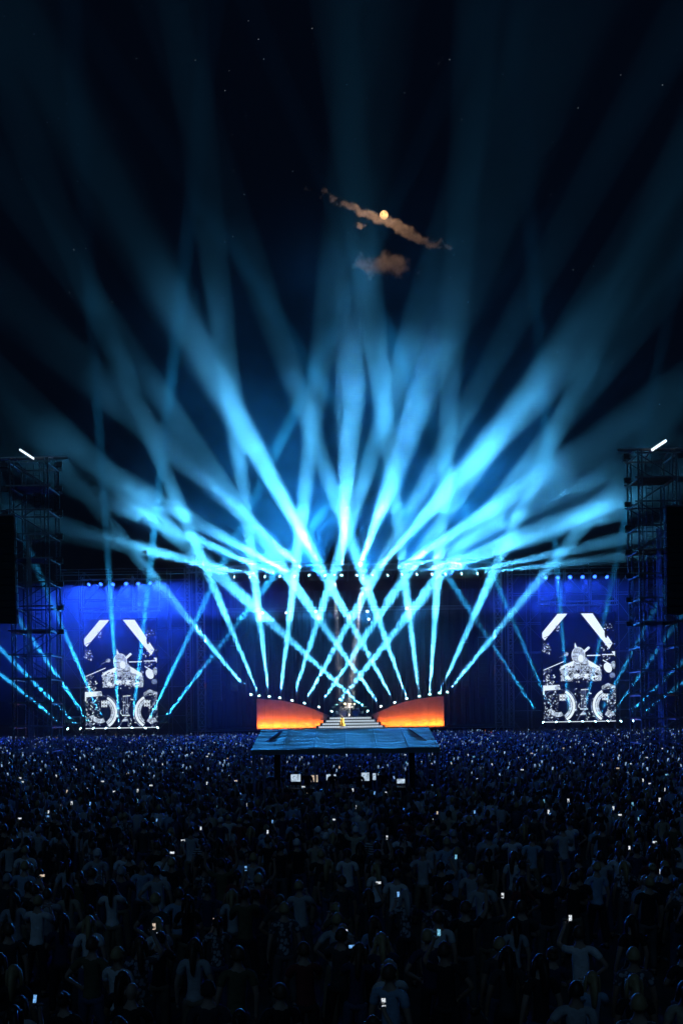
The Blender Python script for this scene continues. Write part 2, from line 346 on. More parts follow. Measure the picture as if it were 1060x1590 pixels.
for sx, nm in ((-1, 'left'), (1, 'right')):
    t = empty('video_screen', (XC + sx * 32.2, 140.2, 2.45), f'tall {nm} video screen showing a drummer in black and white', 'screen')
    dsp = MB().box((-5.1, 0, 0), (5.1, .12, 15.4)).build('display', M['pic_bg'], t)
    for k, me in PIC.items(): tag(link(PNAME[k], me, dsp), kind='stuff')
    fb = MB(); fb.box((-5.22, -.02, -.12), (-5.103, .2, 15.52)); fb.box((5.103, -.02, -.12), (5.22, .2, 15.52)); fb.box((-5.1, -.02, 15.403), (5.1, .2, 15.52)); fb.box((-5.1, -.02, -.12), (5.1, .2, -.003))
    fb.build('frame', M['black'], t)
    c = MB()
    for x in (-4, 0, 4): c.tube((x, .3, 15.5), (x, .3, 17.0), .03, 5)
    c.build('hanging_cable', M['steel'], t)
    MB().box((-5.0, .121, .1), (5.0, .3, 15.3)).build('rear_cabinet', M['black'], t)
# ------------------------------------------------------------------ lamps
LB = [((392, 1081), (226, 881)), ((403.5, 1083), (302, 840)), ((418.4, 1084), (394, 891)), ((434, 1086), (457, 898)), ((452.7, 1090), (513, 904)), ((471.4, 1094), (570, 915)), ((493.5, 1100), (623, 904)), ((513, 1106.6), (671, 908)),
      ((572.6, 1106), (360, 911)), ((592.6, 1099), (462, 915)), ((613.7, 1093), (516, 915)), ((632, 1087), (567, 904)), ((651, 1083.5), (628, 898)), ((666.6, 1080.4), (679, 901)), ((681, 1078.4), (759, 904)), ((692.5, 1076.7), (834, 904))]
SB = [((108, 1133.6), (0, 1045.7)), ((127.5, 1133.6), (0, 1006)), ((147, 1133.6), (37.7, 974)), ((166, 1133.6), (81, 936)), ((185.7, 1133), (166, 840)), ((205, 1133), (238, 840)), ((224.5, 1133), (324.5, 921)), ((243, 1132), (400, 927)),
      ((844.5, 1124), (694, 894)), ((864, 1123.6), (766, 894)), ((883.6, 1123.2), (861, 840)), ((903, 1123.2), (963, 840)), ((922, 1122.8), (1006, 964)), ((941, 1122), (1053, 962)), ((961, 1121.8), (1060, 1026)), ((980.4, 1121), (1060, 1059))]
RB = [((367, 897), (230, 855), 128), ((391, 897), (302, 872), 129), ((414, 896), (360, 884), 130), ((437, 896), (374, 868), 128), ((460, 896), (407, 867), 128), ((482, 895), (425, 843), 127), ((506, 896), (472, 835), 126), ((530, 896), (533, 835), 126), ((553, 896), (574, 838), 126), ((576, 895), (625, 840), 127), ((599, 895), (686, 840), 128), ((621, 893.5), (720, 843), 128),
      ((644, 893), (720, 864), 128), ((667.6, 892.6), (720, 874), 128), ((688, 892.6), (797, 847), 128), ((713, 891.7), (827, 867), 128), ((737.5, 891), (847, 878), 128)]
LP, SP, RP = 4.2e5, 2.8e5, 5.2e6
for i, (a, b) in enumerate(LB):
    p = P(*a, 142.9); d = P(*b, 133.4) - p
    side = 'left' if i < 8 else 'right'; k = i + 1 if i < 8 else 16 - i
    moving_head(p, d, 3.9, LP * (1.0 if 1 < i < 14 else .8), (.085, .54, 1), f'cyan beam lamp on the {side} orange wall, {ORD(k)} from the outer end', 'beam lamps along the orange walls', fall=(32, 0), imp=100, blend=.4)
for i, (a, b) in enumerate(SB):
    p = P(*a, 139.2); d = P(*b, 133) - p
    side = 'left' if i < 8 else 'right'; k = i % 8 + 1
    moving_head(p, d, 2.1, SP * (1.0 if i < 8 else .6), CY, f'narrow beam lamp under the {side} video screen, {ORD(k)} from its left', 'beam lamps below the video screens', fall=(30, .12), imp=100, blend=.35)
for i, (a, b, Y2) in enumerate(RB):
    p = P(*a, 137.4); d = P(*b, 137.4 - (137.4 - Y2) * .32) - p
    moving_head(p, d, 11 - 5.5 * abs(i - 8) / 8, RP * (1 - .55 * abs(i - 8) / 8), (.09, .54, 1), f'fan lamp under the roof truss, {ORD(i + 1)} from the left', 'fan lamps on the roof truss', hang=True, fall=(1, 0), imp=1, blend=.8)
for i in (2, 5, 8, 11, 14):   # added wide lights for glow above the truss, fixtures made up
    p = P(*RB[i][0], 137.4); r_ = empty('added_glow_lamp', p + Vector((1.05, -.2, .1)), f'added blue glow light between the fan lamps, {ORD(i // 3 + 1)} from the left', 'stage lamp', 'added glow lights on the roof truss')
    b = MB(); b.box((-.16, -.12, -.1), (.16, .12, .1)); b.build('housing', M['black'], r_); b = MB(); b.box((-.13, -.14, -.07), (.13, -.122, .07)); b.build('lens', M['lens_b'], r_); b = MB(); b.tube((0, 0, .1), (0, .1, .5), .025, 6); b.build('clamp', M['steel'], r_)
    spot(r_, (0, -.25, .1), (.1 * (i - 8), -.55, 1), 95, 5e4, (.015, .3, 1), .9, (1, 0), imp=.6)
BL = [[(140.7, 906.4), (158.4, 905.6), (176.4, 906), (196, 905), (214, 905), (232, 904.5)], [(847.4, 895.6), (866, 895.6), (884.3, 894.5), (903.3, 894.5), (921.6, 893.8), (940, 894.5)]]
for s, nm in ((0, 'left'), (1, 'right')):
    for i, a in enumerate(BL[s]):
        p = P(*a, 139.8); d = Vector(((-.75 + .28 * i) * (1 if s == 0 else .6) + (.15 if s == 0 else -.15), -1, -.66))
        moving_head(p, d, 54, (1.0e5 if s == 0 else 3.6e4), (.012, .07, 1), f'blue wash lamp above the {nm} video screen, {ORD(i + 1)} from its left', 'blue wash lamps on the header trusses', hang=True, lens='lens_b', blend=.7, fall=(1, 0), imp=.5)
for i, (a, tg, pw) in enumerate([((408, 951), 1, 3.0e4), ((444, 950), None, 0), ((490, 949), 1, 3.0e4), ((570, 949), 1, 3.0e4), ((572, 960), None, 0), ((631, 944), 1, 3.0e4)]):
    p = P(*a, 146.6); d = Vector((0, -1, -.3)) if tg else Vector((0, -1, -.8))
    moving_head(p, d, 38, pw, (.03, .35, 1), f'small white lamp on the inner truss, {ORD(i + 1)} from the left', 'white lamps on the inner truss', hang=True, lens='lens_w', blend=.6)
for px, tg, pw, nm in ((519, (531, 1122, 139.2), 3.2e5, 'singer'), (564, (542, 1096, 143.6), 9e5, 'drummer')):
    p = P(px, 889, 136.4); moving_head(p, P(*tg) - p, 5, pw, (1, .93, .82), f'added white front light on the roof truss aimed at the {nm}', 'added white front lights', hang=True, lens='lens_w', blend=.4)  # added to brighten the performers from the front, no fixture known here
# ------------------------------------------------------------------ orange walls
TOP = [(400, 1085), (420, 1086.5), (440, 1088.5), (460, 1093), (480, 1099), (500, 1107.5), (512, 1112.5)]
def top_z(u):   # u = 0 outer .. 1 inner
    x = 400 + 112 * u
    for (x0, y0), (x1, y1) in zip(TOP, TOP[1:]):
        if x <= x1 + .001: y = y0 + (y1 - y0) * (x - x0) / (x1 - x0); break
    return HC - (y - YH - 1.8) * 142 / F
for sx, nm in ((-1, 'left'), (1, 'right')):
    t = empty('curved_wall', (XC, 142.2, DZ), f'{nm} curved stage wall washed orange from below, sloping down to the stairs', 'stage wall')
    def wp(u): return Vector((sx * (13.2 - 10.2 * u), -1.6 + 2.0 * u - .6 * math.sin(PI * u), 0))
    n = 9
    for i in range(n):
        u0, u1 = i / n + .0012, (i + 1) / n - .0012; a, b = wp(u0), wp(u1); dn = Vector((0, .12, 0)); k = 4; b_ = MB(); rg = []
        for j in range(k + 1):
            u = u0 + (u1 - u0) * j / k; p = wp(u); z = top_z(u) - DZ; rg.append([p + Vector((0, 0, .02)), p + dn + Vector((0, 0, .02)), p + dn + Vector((0, 0, z)), p + Vector((0, 0, z))])
        b_.loft(rg).build('wall_panel', M['panel'], t)
    cp = MB(); cp.path([wp(j / 18) + Vector((0, .3, top_z(j / 18) - DZ - .06)) for j in range(19)], [(.16, .09)] * 19, 6); cp.build('lamp_rail', M['black'], t)
    for j in range(0, 19, 3):
        p = wp(j / 18); MB().box((p.x - .05, p.y + .25, 0), (p.x + .05, p.y + .35, top_z(j / 18) - DZ - .1)).build('strut', M['steel'], t)
    for i in range(5):
        u = (i + .5) / 5; p = wp(u); a = wp(u - .08); c = wp(u + .08); L_ = (c - a).length; rz = math.atan2((c - a).y, (c - a).x)
        q = empty('light_batten', (XC + p.x, 142.2 + p.y - .55, DZ), f'orange floor batten at the {nm} curved wall, {ORD(i + 1)} from its outer end', 'light batten', 'floor battens washing the orange walls', rz)
        MB().box((-L_ / 2, -.12, 0), (L_ / 2, .1, .14)).build('housing', M['black'], q)
        MB().box((-L_ / 2 + .05, -.06, .1405), (L_ / 2 - .05, .08, .16)).build('lens', M['lens_o'], q)
        l = bpy.data.lights.new('lamp', 'AREA'); l.shape = 'RECTANGLE'; l.size = L_ * 1.15; l.size_y = .12; l.energy = 120 * (1 - .45 * u); l.color = (1, .15, .012); l.spread = math.radians(150)
        o = bpy.data.objects.new('lamp', l); COL.objects.link(o); o.parent = q; o.location = (0, 0, .19); d = Vector((0, .8, 1)) if sx < 0 or True else 0
        if math.cos(rz) < 0: d.y = -d.y
        o.rotation_euler = d.to_track_quat('-Z', 'Y').to_euler()
# ------------------------------------------------------------------ lit stairs and drum riser
sr = empty('lit_stairs', (XC, 140.6, DZ), 'short flight of stage steps with glowing white risers', 'stairs')
for i in range(4):
    wd = 4.5 - .52 * i; z = .4 * i; y = .55 * i
    MB().box((-wd - .35, y, z), (wd + .35, y + .6 + (2.2 if i == 3 else 0), z + .4)).build('step', M['deck'], sr)
    MB().box((-wd, y - .03, z + .07), (wd, y - .003, z + .33)).build('lit_riser', M['led'], sr)
    nb = MB()
    for k in range(26): x = -wd + 2 * wd * (k + .5) / 26; nb.box((x - .02, y - .05, z + .07), (x + .02, y - .031, z + .33))
    nb.build('riser_divider', M['black'], sr)
rz_ = DZ + 1.6
ds = empty('drum_riser', (XC, 144.8, DZ), 'black raised platform carrying the drum kit', 'platform')
MB().box((-3.2, -2.0, 0), (3.2, 2.4, 1.595)).build('platform', M['deck'], ds)
dk = empty('drum_kit', (XC - .1, 143.4, rz_), 'silver double-bass drum kit at the top of the lit stairs', 'drum kit')
RX = Matrix.Rotation(PI / 2, 3, 'X')
def drum(p, r, h, rot, name='tom'):
    o = MB().lathe([(r * .94, 0), (r, .02), (r, h - .02), (r * .94, h)], 18, M=rot).build(name, M['drum'], dk, p, True)
    MB().lathe([(r * .93, h + .004), (0.01, h + .006)], 18, M=rot).build('drum_head', M['drumhead'], o)
    hb = MB()
    for z in (.02, h - .03): hb.lathe([(r * 1.0, z), (r * 1.05, z), (r * 1.05, z + .04), (r, z + .04)], 18, M=rot)
    hb.build('hoop', M['chrome'], o)
for s in (-1, 1):
    drum((s * .85, 0, .5), .48, .55, RX, 'bass_drum')
    drum((s * 1.75, .3, .35), .3, .45, Matrix.Identity(3), 'floor_tom')
for i, x in enumerate((-1.1, -.4, .4, 1.1)): drum((x, .15, 1.12), .24, .28, Matrix.Rotation(.6, 3, 'X'))
for i, (x, y, z, r) in enumerate(((-1.9, 0, 1.75, .32), (-1.35, .3, 2.05, .34), (-.7, .5, 1.85, .28), (.7, .5, 1.85, .28), (1.35, .3, 2.05, .34), (1.9, 0, 1.75, .32), (-2.3, .4, 1.4, .3), (2.3, .4, 1.4, .3))):
    q = MB(); q.tube((x, y, .3), (x, y, z), .02, 6)
    for k in range(3): a = 2 * PI * k / 3; q.tube((x, y, .5), (x + .3 * math.cos(a), y + .3 * math.sin(a), 0.01), .015, 5)
    o = q.build('cymbal_stand', M['chrome'], dk)
    MB().lathe([(.02, .05), (r * .25, .04), (r, 0), (r, -.006), (.02, .03)], 18, c=(x, y, z), M=Matrix.Rotation(.35, 3, 'X')).build('cymbal', M['brass'], o, (0, 0, 0), True)
# ------------------------------------------------------------------ loudspeaker towers in the audience
def flood(p, sx, label, arm):
    t = empty('floodlight', p, label, 'floodlight', 'unlit floodlights on the loudspeaker towers')
    b = MB(); b.add([(-.28, -.2, -.2), (.28, -.2, -.2), (.28, -.2, .2), (-.28, -.2, .2), (-.2, .2, -.14), (.2, .2, -.14), (.2, .2, .14), (-.2, .2, .14)], [(0, 1, 2, 3), (4, 7, 6, 5), (0, 4, 5, 1), (1, 5, 6, 2), (2, 6, 7, 3), (3, 7, 4, 0)])
    b.build('housing', M['black'], t)
    q = MB(); q.tube((-sx * .3, 0, 0), (-sx * arm, 0, 0), .035, 6); q.build('arm', M['steel'], t)
    q = MB(); q.path([(-.32, 0, 0), (-.32, 0, .3), (.32, 0, .3), (.32, 0, 0)], .02, 5); q.build('yoke', M['chrome'], t)
    MB().box((-.25, -.215, -.17), (.25, -.203, .17)).build('glass', M['chrome'], t)
for sx, nm, px in ((-1, 'left', 58), (1, 'right', 1014)):
    c = P(px, 1000, 80).x; H_ = 25.0; hw = 1.5
    t = empty('speaker_tower', (c, 80, 0), f'tall dark scaffold loudspeaker tower at the {nm} edge of the crowd', 'tower')
    for x in (-hw, hw):
        for y in (-hw, hw):
            # corner ladder truss: three tubes with rungs
            MB().tube((x, y, 0), (x, y, H_), .06, 6).build('upright', M['steel'], t); MB().tube((x * .8, y, 0), (x * .8, y, H_), .045, 6).build('upright', M['steel'], t)
            rb = MB(); z = .5
            while z < H_: rb.tube((x, y, z), (x * .8, y, z + .25), .025, 4); rb.tube((x * .8, y, z + .25), (x, y, z + .5), .025, 4); z += .5
            tag(rb.build('lacing', M['steel'], t), kind='stuff')
    z = 1.9; i = 0
    while z < H_ + .1:
        for y in (-hw, hw): MB().box((-hw - .3, y - .12, z - .05), (hw + .3, y - .065, z + .05)).build('crossbar', M['alu'], t)
        for x in (-hw, hw): MB().box((x - .05, -hw, z - .16), (x + .05, hw, z - .06)).build('crossbar', M['alu'], t)
        a = 1 if i % 2 else -1
        if i < 12: MB().tube((a * hw, -hw + .1, z), (-a * hw, -hw + .1, z + 1.9), .04, 5).build('diagonal_brace', M['steel'], t); MB().tube((a * hw, hw - .1, z), (-a * hw, hw - .1, z + 1.9), .04, 5).build('diagonal_brace', M['steel'], t)
        if i % 3 == 2: MB().box((-hw + .1, -hw + .15, z - .02), (hw - .1, hw - .15, z + .04)).build('landing', M['deck'], t)
        z += 1.9; i += 1
    cb_ = MB(); 
    for k in range(5): cb_.path([(sx * -.0 + .09 * k - .2 + .03 * math.sin(q * 1.3 + k), -hw - .25 - .02 * (k % 2), q * 1.1) for q in range(18)], .035, 5)
    cb_.build('cable_bundle', M['alu'], t)
    lb = MB()
    for x in (-.25, .25): lb.tube((x, .6, 0), (x, .6, H_), .03, 5)
    for k in range(70): lb.tube((-.25, .6, .3 + .35 * k), (.25, .6, .3 + .35 * k), .018, 4)
    lb.build('ladder', M['steel'], t)
    jb = MB(); jb.tube((-hw - 1.2, 0, H_ + .35), (hw + 1.2, 0, H_ + .35), .12, 8)
    for x in (-hw, 0, hw): jb.tube((x, -hw, H_), (x, 0, H_ + .35), .05, 5); jb.tube((x, hw, H_), (x, 0, H_ + .35), .05, 5)
    jb.build('head_frame', M['alu'], t)
    q = empty('glowing_arm', (c + sx * .1, 79, H_ + .05), f'slanted pale arm with painted glow on top of the {nm} loudspeaker tower', 'lamp')
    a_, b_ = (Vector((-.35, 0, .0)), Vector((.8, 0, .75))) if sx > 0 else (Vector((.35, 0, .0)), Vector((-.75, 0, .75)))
    MB().tube(a_, b_, .11 if sx > 0 else .08, 8).build('tube', M['tube'], q)  # arm glows by itself, standing for stage light that falls on it
    MB().tube(a_ + Vector((0, .16, -.08)), b_ + Vector((0, .16, -.08)), .07, 6).build('bracket', M['steel'], q)
    for k in range(8):
        zz = 24.6 - 1.9 * k
        flood((c - sx * 2.15, 79.3, zz), -sx, f'unlit black floodlight on the inner side of the {nm} tower, {ORD(k + 1)} from top', .7)
    for k in range(3):
        zz = 24.6 - 1.9 * k
        flood((c + sx * 2.15, 79.3, zz), sx, f'unlit black floodlight on the outer side of the {nm} tower, {ORD(k + 1)} from top', .7)
    for k in range(2):
        off = (1.55 if sx < 0 else 1.0) + 1.55 * k
        line_array((c + sx * off - (0.0), 77.6, 20.2), 14, 1.5, .9, .595, f'huge black line array on the {nm} tower, {"inner" if k == 0 else "outer"} of the two columns', .006, chain=3.5)
# ------------------------------------------------------------------ mixing tent
TX0, TX1, TY0, TY1 = -3.83, 4.13, 42.0, 47.6; tcx = (TX0 + TX1) / 2
tt = empty('mixing_tent', (tcx, 44.8, 0), 'wide low mixing tent with shiny sloping tarpaulin roof in the crowd', 'tent')
rb = MB(); nx, ny = 36, 14; v = []
def roof_z(u, vv): return 3.22 + .72 * vv - .05 * math.sin(PI * ((u * 6) % 1)) * (.4 + .6 * math.sin(PI * vv)) + .012 * math.sin(23 * u + 5 * vv)
for dz in (0, -.03):
    for j in range(ny + 1):
        for i in range(nx + 1):
            u, vv = i / nx, j / ny; v.append((TX0 - tcx + (TX1 - TX0) * u, -2.8 + 5.6 * vv, roof_z(u, vv) + dz))
K = (nx + 1) * (ny + 1); f = []
for j in range(ny):
    for i in range(nx):
        a = j * (nx + 1) + i; f.append((a, a + 1, a + nx + 2, a + nx + 1)); f.append((K + a, K + a + nx + 1, K + a + nx + 2, K + a + 1))
rb.add(v, f); rb.build('roof_sheet', M['tarp'], tt, (0, 0, 0), True)
MB().box((TX0 - tcx, -2.84, 2.98), (TX1 - tcx, -2.8, 3.19)).build('valance', M['tarp'], tt)
for x in (TX0 - tcx + .1, -1.3, 1.3, TX1 - tcx - .1):
    for y, z in ((-2.6, 3.14), (2.6, 3.8)): MB().tube((x, y, 0), (x, y, z), .06 if abs(x) > 2 else .045, 6).build('post', M['alu'], tt)
    MB().tube((x, -2.7, 3.12), (x, 2.7, 3.82), .045, 6).build('rafter', M['alu'], tt)
for x in (-3.98 + 1.327 * k for k in range(1, 6)):
    sm = MB(); sm.path([(x, -2.8 + 5.6 * q / 10, roof_z((x + tcx - TX0) / (TX1 - TX0), q / 10) + .012) for q in range(11)], [(.03, .008)] * 11, 6); sm.build('roof_seam', M['tarp'], tt)
for s in (-1, 1):  # crossed guy ropes at the corners
    MB().tube((s * 3.9, -2.7, 3.15), (s * 3.0, 2.6, 3.9), .02, 5).build('ratchet_strap', M['black'], tt)
for x in (-2.9, 2.8): MB().box((x - .13, -2.5, .5), (x + .13, -2.2, 3.05)).build('leg_drape', M['cloth'], tt)
fp = empty('mixing_platform', (tcx, 44.8, 0), 'black platform under the mixing tent', 'platform')
MB().box((-3.7, -2.5, 0), (3.7, 2.5, .5)).build('deck', M['deck'], fp)
for k, (dx, wd) in enumerate(((-2.0, 1.9), (.15, 1.6), (2.3, 1.7))):
    nm = ('left', 'middle', 'right')[k]
    d = empty('mixing_desk', (tcx + dx, 44.3, .5), f'black mixing desk under the tent, {nm} of the three', 'mixing desk', 'mixing desks under the tent')
    MB().box((-wd / 2, -.35, .72), (wd / 2, .35, .8)).build('table_top', M['black'], d)
    for x in (-wd / 2 + .08, wd / 2 - .08):
        for y in (-.3, .3): MB().box((x - .03, y - .03, 0), (x + .03, y + .03, .72)).build('leg', M['steel'], d)
    b = MB(); b.add([(-wd * .42, -.3, .803), (wd * .42, -.3, .803), (wd * .42, .3, .803), (-wd * .42, .3, .803), (-wd * .42, -.3, .86), (wd * .42, -.3, .86), (wd * .42, .3, 1.0), (-wd * .42, .3, 1.0)], [(0, 3, 2, 1), (4, 5, 6, 7), (0, 1, 5, 4), (1, 2, 6, 5), (2, 3, 7, 6), (3, 0, 4, 7)])
    cs = b.build('console', M['black'], d)
    fb = MB()
    for q in range(14):
        for r_ in range(3): x = -wd * .38 + wd * .76 * q / 13; y = -.2 + .18 * r_; z = .86 + .14 * (y + .3) / .6; fb.box((x - .012, y - .03, z), (x + .012, y + .03, z + .03))
    fb.build('fader_knobs', M['chrome'], cs)
M['mon'] = emit_tex('lit_monitor', (.62, .8, 1), .15, 1.1, 7); M['mon2'] = emit_tex('lit_warm_monitor', (1, .8, .6), .1, .9, 8)
for i, (px, py, wd, hh, mm) in enumerate(((459, 1208, .42, .32, 'mon'), (488, 1209, .3, .3, 'mon2'), (514, 1207, .42, .26, 'mon'), (567, 1206, .34, .36, 'mon'), (583, 1206, .26, .3, 'mon'), (622, 1213, .36, .2, 'mon'))):
    p = P(px, py, 44.35); t = empty('monitor', (p.x, 44.38, 1.3), f'lit monitor on the mixing desks under the tent, {ORD(i + 1)} from the left', 'monitor', 'lit monitors under the tent')
    z = p.z - 1.3
    MB().box((-wd / 2 - .02, .0, z - hh / 2 - .02), (wd / 2 + .02, .05, z + hh / 2 + .02)).build('case', M['black'], t); MB().box((-wd / 2, -.012, z - hh / 2), (wd / 2, -.002, z + hh / 2)).build('display', M[mm], t)
    q = MB(); q.box((-.03, .055, .14), (.03, .09, z)); q.box((-.12, -.05, 0.003), (.12, .15, .02)); q.tube((0, .07, .02), (0, .07, .16), .02, 6); q.build('stand', M['black'], t)
# ------------------------------------------------------------------ people
def skin_mesh(name, J, E, root, m, sub=1):
    names = list(J); me = bpy.data.meshes.new('tmp'); me.from_pydata([J[k][0] for k in names], [(names.index(a), names.index(b)) for a, b in E], [])
    o = bpy.data.objects.new('tmp', me); COL.objects.link(o); md = o.modifiers.new('s', 'SKIN'); md.use_smooth_shade = True; md.branch_smoothing = .4
    sv = me.skin_vertices[0].data
    for i, k in enumerate(names):
        r = J[k][1]; sv[i].radius = r if hasattr(r, '__len__') else (r, r); sv[i].use_root = (k == root)
    if sub: ss = o.modifiers.new('u', 'SUBSURF'); ss.levels = sub; ss.render_levels = sub
    dg = bpy.context.evaluated_depsgraph_get(); out = bpy.data.meshes.new_from_object(o.evaluated_get(dg)); out.name = name
    bpy.data.objects.remove(o); bpy.data.meshes.remove(me); out.materials.clear(); out.materials.append(m)
    return out
def append_mb(me, mb, mats):
    b = bmesh.new(); b.from_mesh(me); tmp = mb.mesh('tmp', mats, True); b.from_mesh(tmp); b.to_mesh(me); b.free(); bpy.data.meshes.remove(tmp); me.update(); return me
SKIN = mat('skin', (.42, .27, .2), .55, 0, .1, 6); SKIN2 = mat('tan_skin', (.3, .18, .12), .55, 0, .1, 6); DARK = mat('eye_dark', (.02, .015, .015), .3)
HEADC = Vector((0, .015, 1.63))
def head_mb(c=HEADC):
    b = MB(); n, m = 14, 10; rings = []
    for j in range(1, m):
        t = PI * j / m; z = math.cos(t); r = math.sin(t); ring = []
        for k in range(n):
            a = 2 * PI * k / n; x = .076 * r * math.cos(a); y = .096 * r * math.sin(a)
            if z < -.2: x *= .86; y *= .88 if y < 0 else .98
            if y > 0 and abs(x) < .02 and -.35 < z < .1: y += .022
            ring.append(c + Vector((x, y, z * .118)))
        rings.append(ring[::-1])
    b.loft(rings)
    for s in (-1, 1):
        b.lathe([(.004, -.03), (.018, -.015), (.02, .01), (.006, .032)], 6, c=c + Vector((s * .078, -.005, -.005)))
        b.lathe([(.003, -.012), (.012, 0), (.003, .012)], 6, c=c + Vector((s * .03, .083, .012)), mi=1)
    b.tube(c + Vector((-.025, .082, -.062)), c + Vector((.025, .082, -.062)), .007, 5, 1)
    return b
def fingers(b, wrist, d, palm_n, side, curl):
    d = Vector(d).normalized(); nrm = Vector(palm_n); nrm = (nrm - d * nrm.dot(d)).normalized(); s = d.cross(nrm).normalized() * side
    for k, ln in enumerate((.066, .076, .07, .055)):
        r0 = Vector(wrist) + d * .085 + s * (.028 - .0187 * k); p1 = r0 + (d * math.cos(curl) + nrm * math.sin(curl)) * ln * .5; p2 = p1 + (d * math.cos(2.2 * curl) + nrm * math.sin(2.2 * curl)) * ln * .5
        b.path([r0, p1, p2], [.0095, .009, .006], 5)
    r0 = Vector(wrist) + d * .03 + s * .03; p1 = r0 + s * .028 + d * .025 + nrm * .012; b.path([r0, p1, p1 + d * .03 + nrm * .012], [.012, .01, .007], 5)
ARMS = dict(  # elbow, wrist, hand direction, palm normal; for the right side (x > 0)
    down=((.25, -.03, 1.13), (.265, .05, .89), (0, .15, -1), (-1, 0, 0), .25),
    phone=((.30, .15, 1.47), (.19, .27, 1.70), (-.1, .15, 1), (0, 1, 0), .75),
    front=((.25, .15, 1.24), (.075, .33, 1.46), (-.2, .3, 1), (-.4, 1, 0), .75),
    up=((.33, .03, 1.63), (.30, .07, 1.88), (0, .05, 1), (0, 1, 0), .2),
    cross=((.26, .06, 1.15), (.06, .2, 1.17), (-1, .1, .1), (0, -1, 0), .4),
    hip=((.37, -.07, 1.18), (.2, .03, 1.03), (-.5, .3, -.6), (-.6, -.2, .6), .4),
    drink=((.26, .0, 1.13), (.2, .25, 1.2), (-.1, 1, .1), (-1, 0, 0), .9),
    clap=((.24, .16, 1.2), (.04, .34, 1.33), (-.15, .6, .8), (-1, 0, 0), .15),
    stick=((.30, .10, 1.60), (.06, .16, 1.85), (-.4, .1, .8), (0, 1, 0), 1.0))
def person_meshes(la, ra, stance=.0, seated=False, fem=False):
    J = {}; E = []
    def j(k, p, r, frm=None):
        J[k] = (Vector(p), r)
        if frm: E.append((frm, k))
    sw = .165 if fem else .185; wr = .105 if fem else .125
    j('pel', (0, 0, .95), (.135, .10)); j('waist', (0, .01, 1.1), (wr, .085), 'pel'); j('chest', (0, 0, 1.30), (.15, .10), 'waist'); j('neck0', (0, -.01, 1.44), (.075, .06), 'chest'); j('neck', (0, 0, 1.53), .048, 'neck0'); j('skull', (0, .01, 1.62), .06, 'neck')
    hands = []
    for s, A in ((-1, ARMS[la]), (1, ARMS[ra])):
        t = 'l' if s < 0 else 'r'; m = lambda p: (p[0] * s, p[1], p[2])
        j(t + 'sh', (s * sw, -.01, 1.40), .058, 'neck0'); j(t + 'el', m(A[0]), .04, t + 'sh'); j(t + 'wr', m(A[1]), .028, t + 'el')
        hd = Vector(m(A[2])).normalized(); j(t + 'pa', Vector(m(A[1])) + hd * .075, (.036, .018), t + 'wr'); hands.append((m(A[1]), hd, m(A[3]), s, A[4]))
        if seated: j(t + 'hip', (s * .12, .06, .93), .09, 'pel'); j(t + 'kn', (s * .22, .5, .92), .062, t + 'hip'); j(t + 'an', (s * .22, .52, .5), .042, t + 'kn'); j(t + 'to', (s * .24, .68, .45), .035, t + 'an')
        else: j(t + 'hip', (s * .095, 0, .86), .088, 'pel'); j(t + 'kn', (s * (.11 + stance), .02, .48), .058, t + 'hip'); j(t + 'an', (s * (.115 + 1.7 * stance), -.02, .08), .04, t + 'kn'); j(t + 'to', (s * (.13 + 1.8 * stance), .13, .035), .034, t + 'an')
    out = {}
    body = skin_mesh('body', {k: (p, (r[0] * .88, r[1] * .88) if hasattr(r, '__len__') and k not in ('lpa', 'rpa') else r if k not in ('pel', 'lhip', 'rhip', 'lkn', 'rkn') else r * .88) for k, (p, r) in J.items()}, E, 'pel', SKIN)
    b = head_mb()
    for h in hands: fingers(b, h[0], h[1], h[2], h[3], h[4])
    append_mb(body, b, [SKIN, DARK]); body.materials.append(DARK); out['body'] = body
    # shirt
    K = {k: J[k] for k in ('waist', 'chest', 'neck0')}; K = {'hem': (Vector((0, 0, .84)), (.165 if not fem else .155, .13)), 'belly': (Vector((0, 0, .95)), (.152 if not fem else .145, .12))} | {k: (p, (r[0] * 1.06, r[1] * 1.08)) for k, (p, r) in K.items()}
    E2 = [('hem', 'belly'), ('belly', 'waist'), ('waist', 'chest'), ('chest', 'neck0')]
    for t in 'lr':
        K[t + 'sh'] = (J[t + 'sh'][0], .07); e = J[t + 'sh'][0].lerp(J[t + 'el'][0], .62); K[t + 'sl'] = (e, .06); E2 += [('neck0', t + 'sh'), (t + 'sh', t + 'sl')]
    out['shirt'] = skin_mesh('shirt', K, E2, 'waist', SKIN)
    # trousers
    K = {'pel': (Vector((0, 0, .95)), (.14, .108))}; E3 = []
    for t in 'lr':
        K[t + 'hip'] = (J[t + 'hip'][0], .1); K[t + 'kn'] = (J[t + 'kn'][0], .073); K[t + 'an'] = (J[t + 'an'][0] + Vector((0, 0, .03)), .06); E3 += [('pel', t + 'hip'), (t + 'hip', t + 'kn'), (t + 'kn', t + 'an')]
    out['trousers'] = skin_mesh('trousers', K, E3, 'pel', SKIN)
    out['shoe'] = []
    for t in 'lr':
        b = MB(); a, c = J[t + 'an'][0], J[t + 'to'][0]; up = Vector((0, 0, .04))
        b.path([a + Vector((0, -.05, -.035)), a + Vector((0, 0, -.02)), c + Vector((0, 0, .01)), c + Vector((0, .06, -.005))], [(.035, .035), (.05, .055), (.05, .04), (.025, .022)], 8)
        out['shoe'].append(b.mesh('shoe', [DARK], True))
    return out
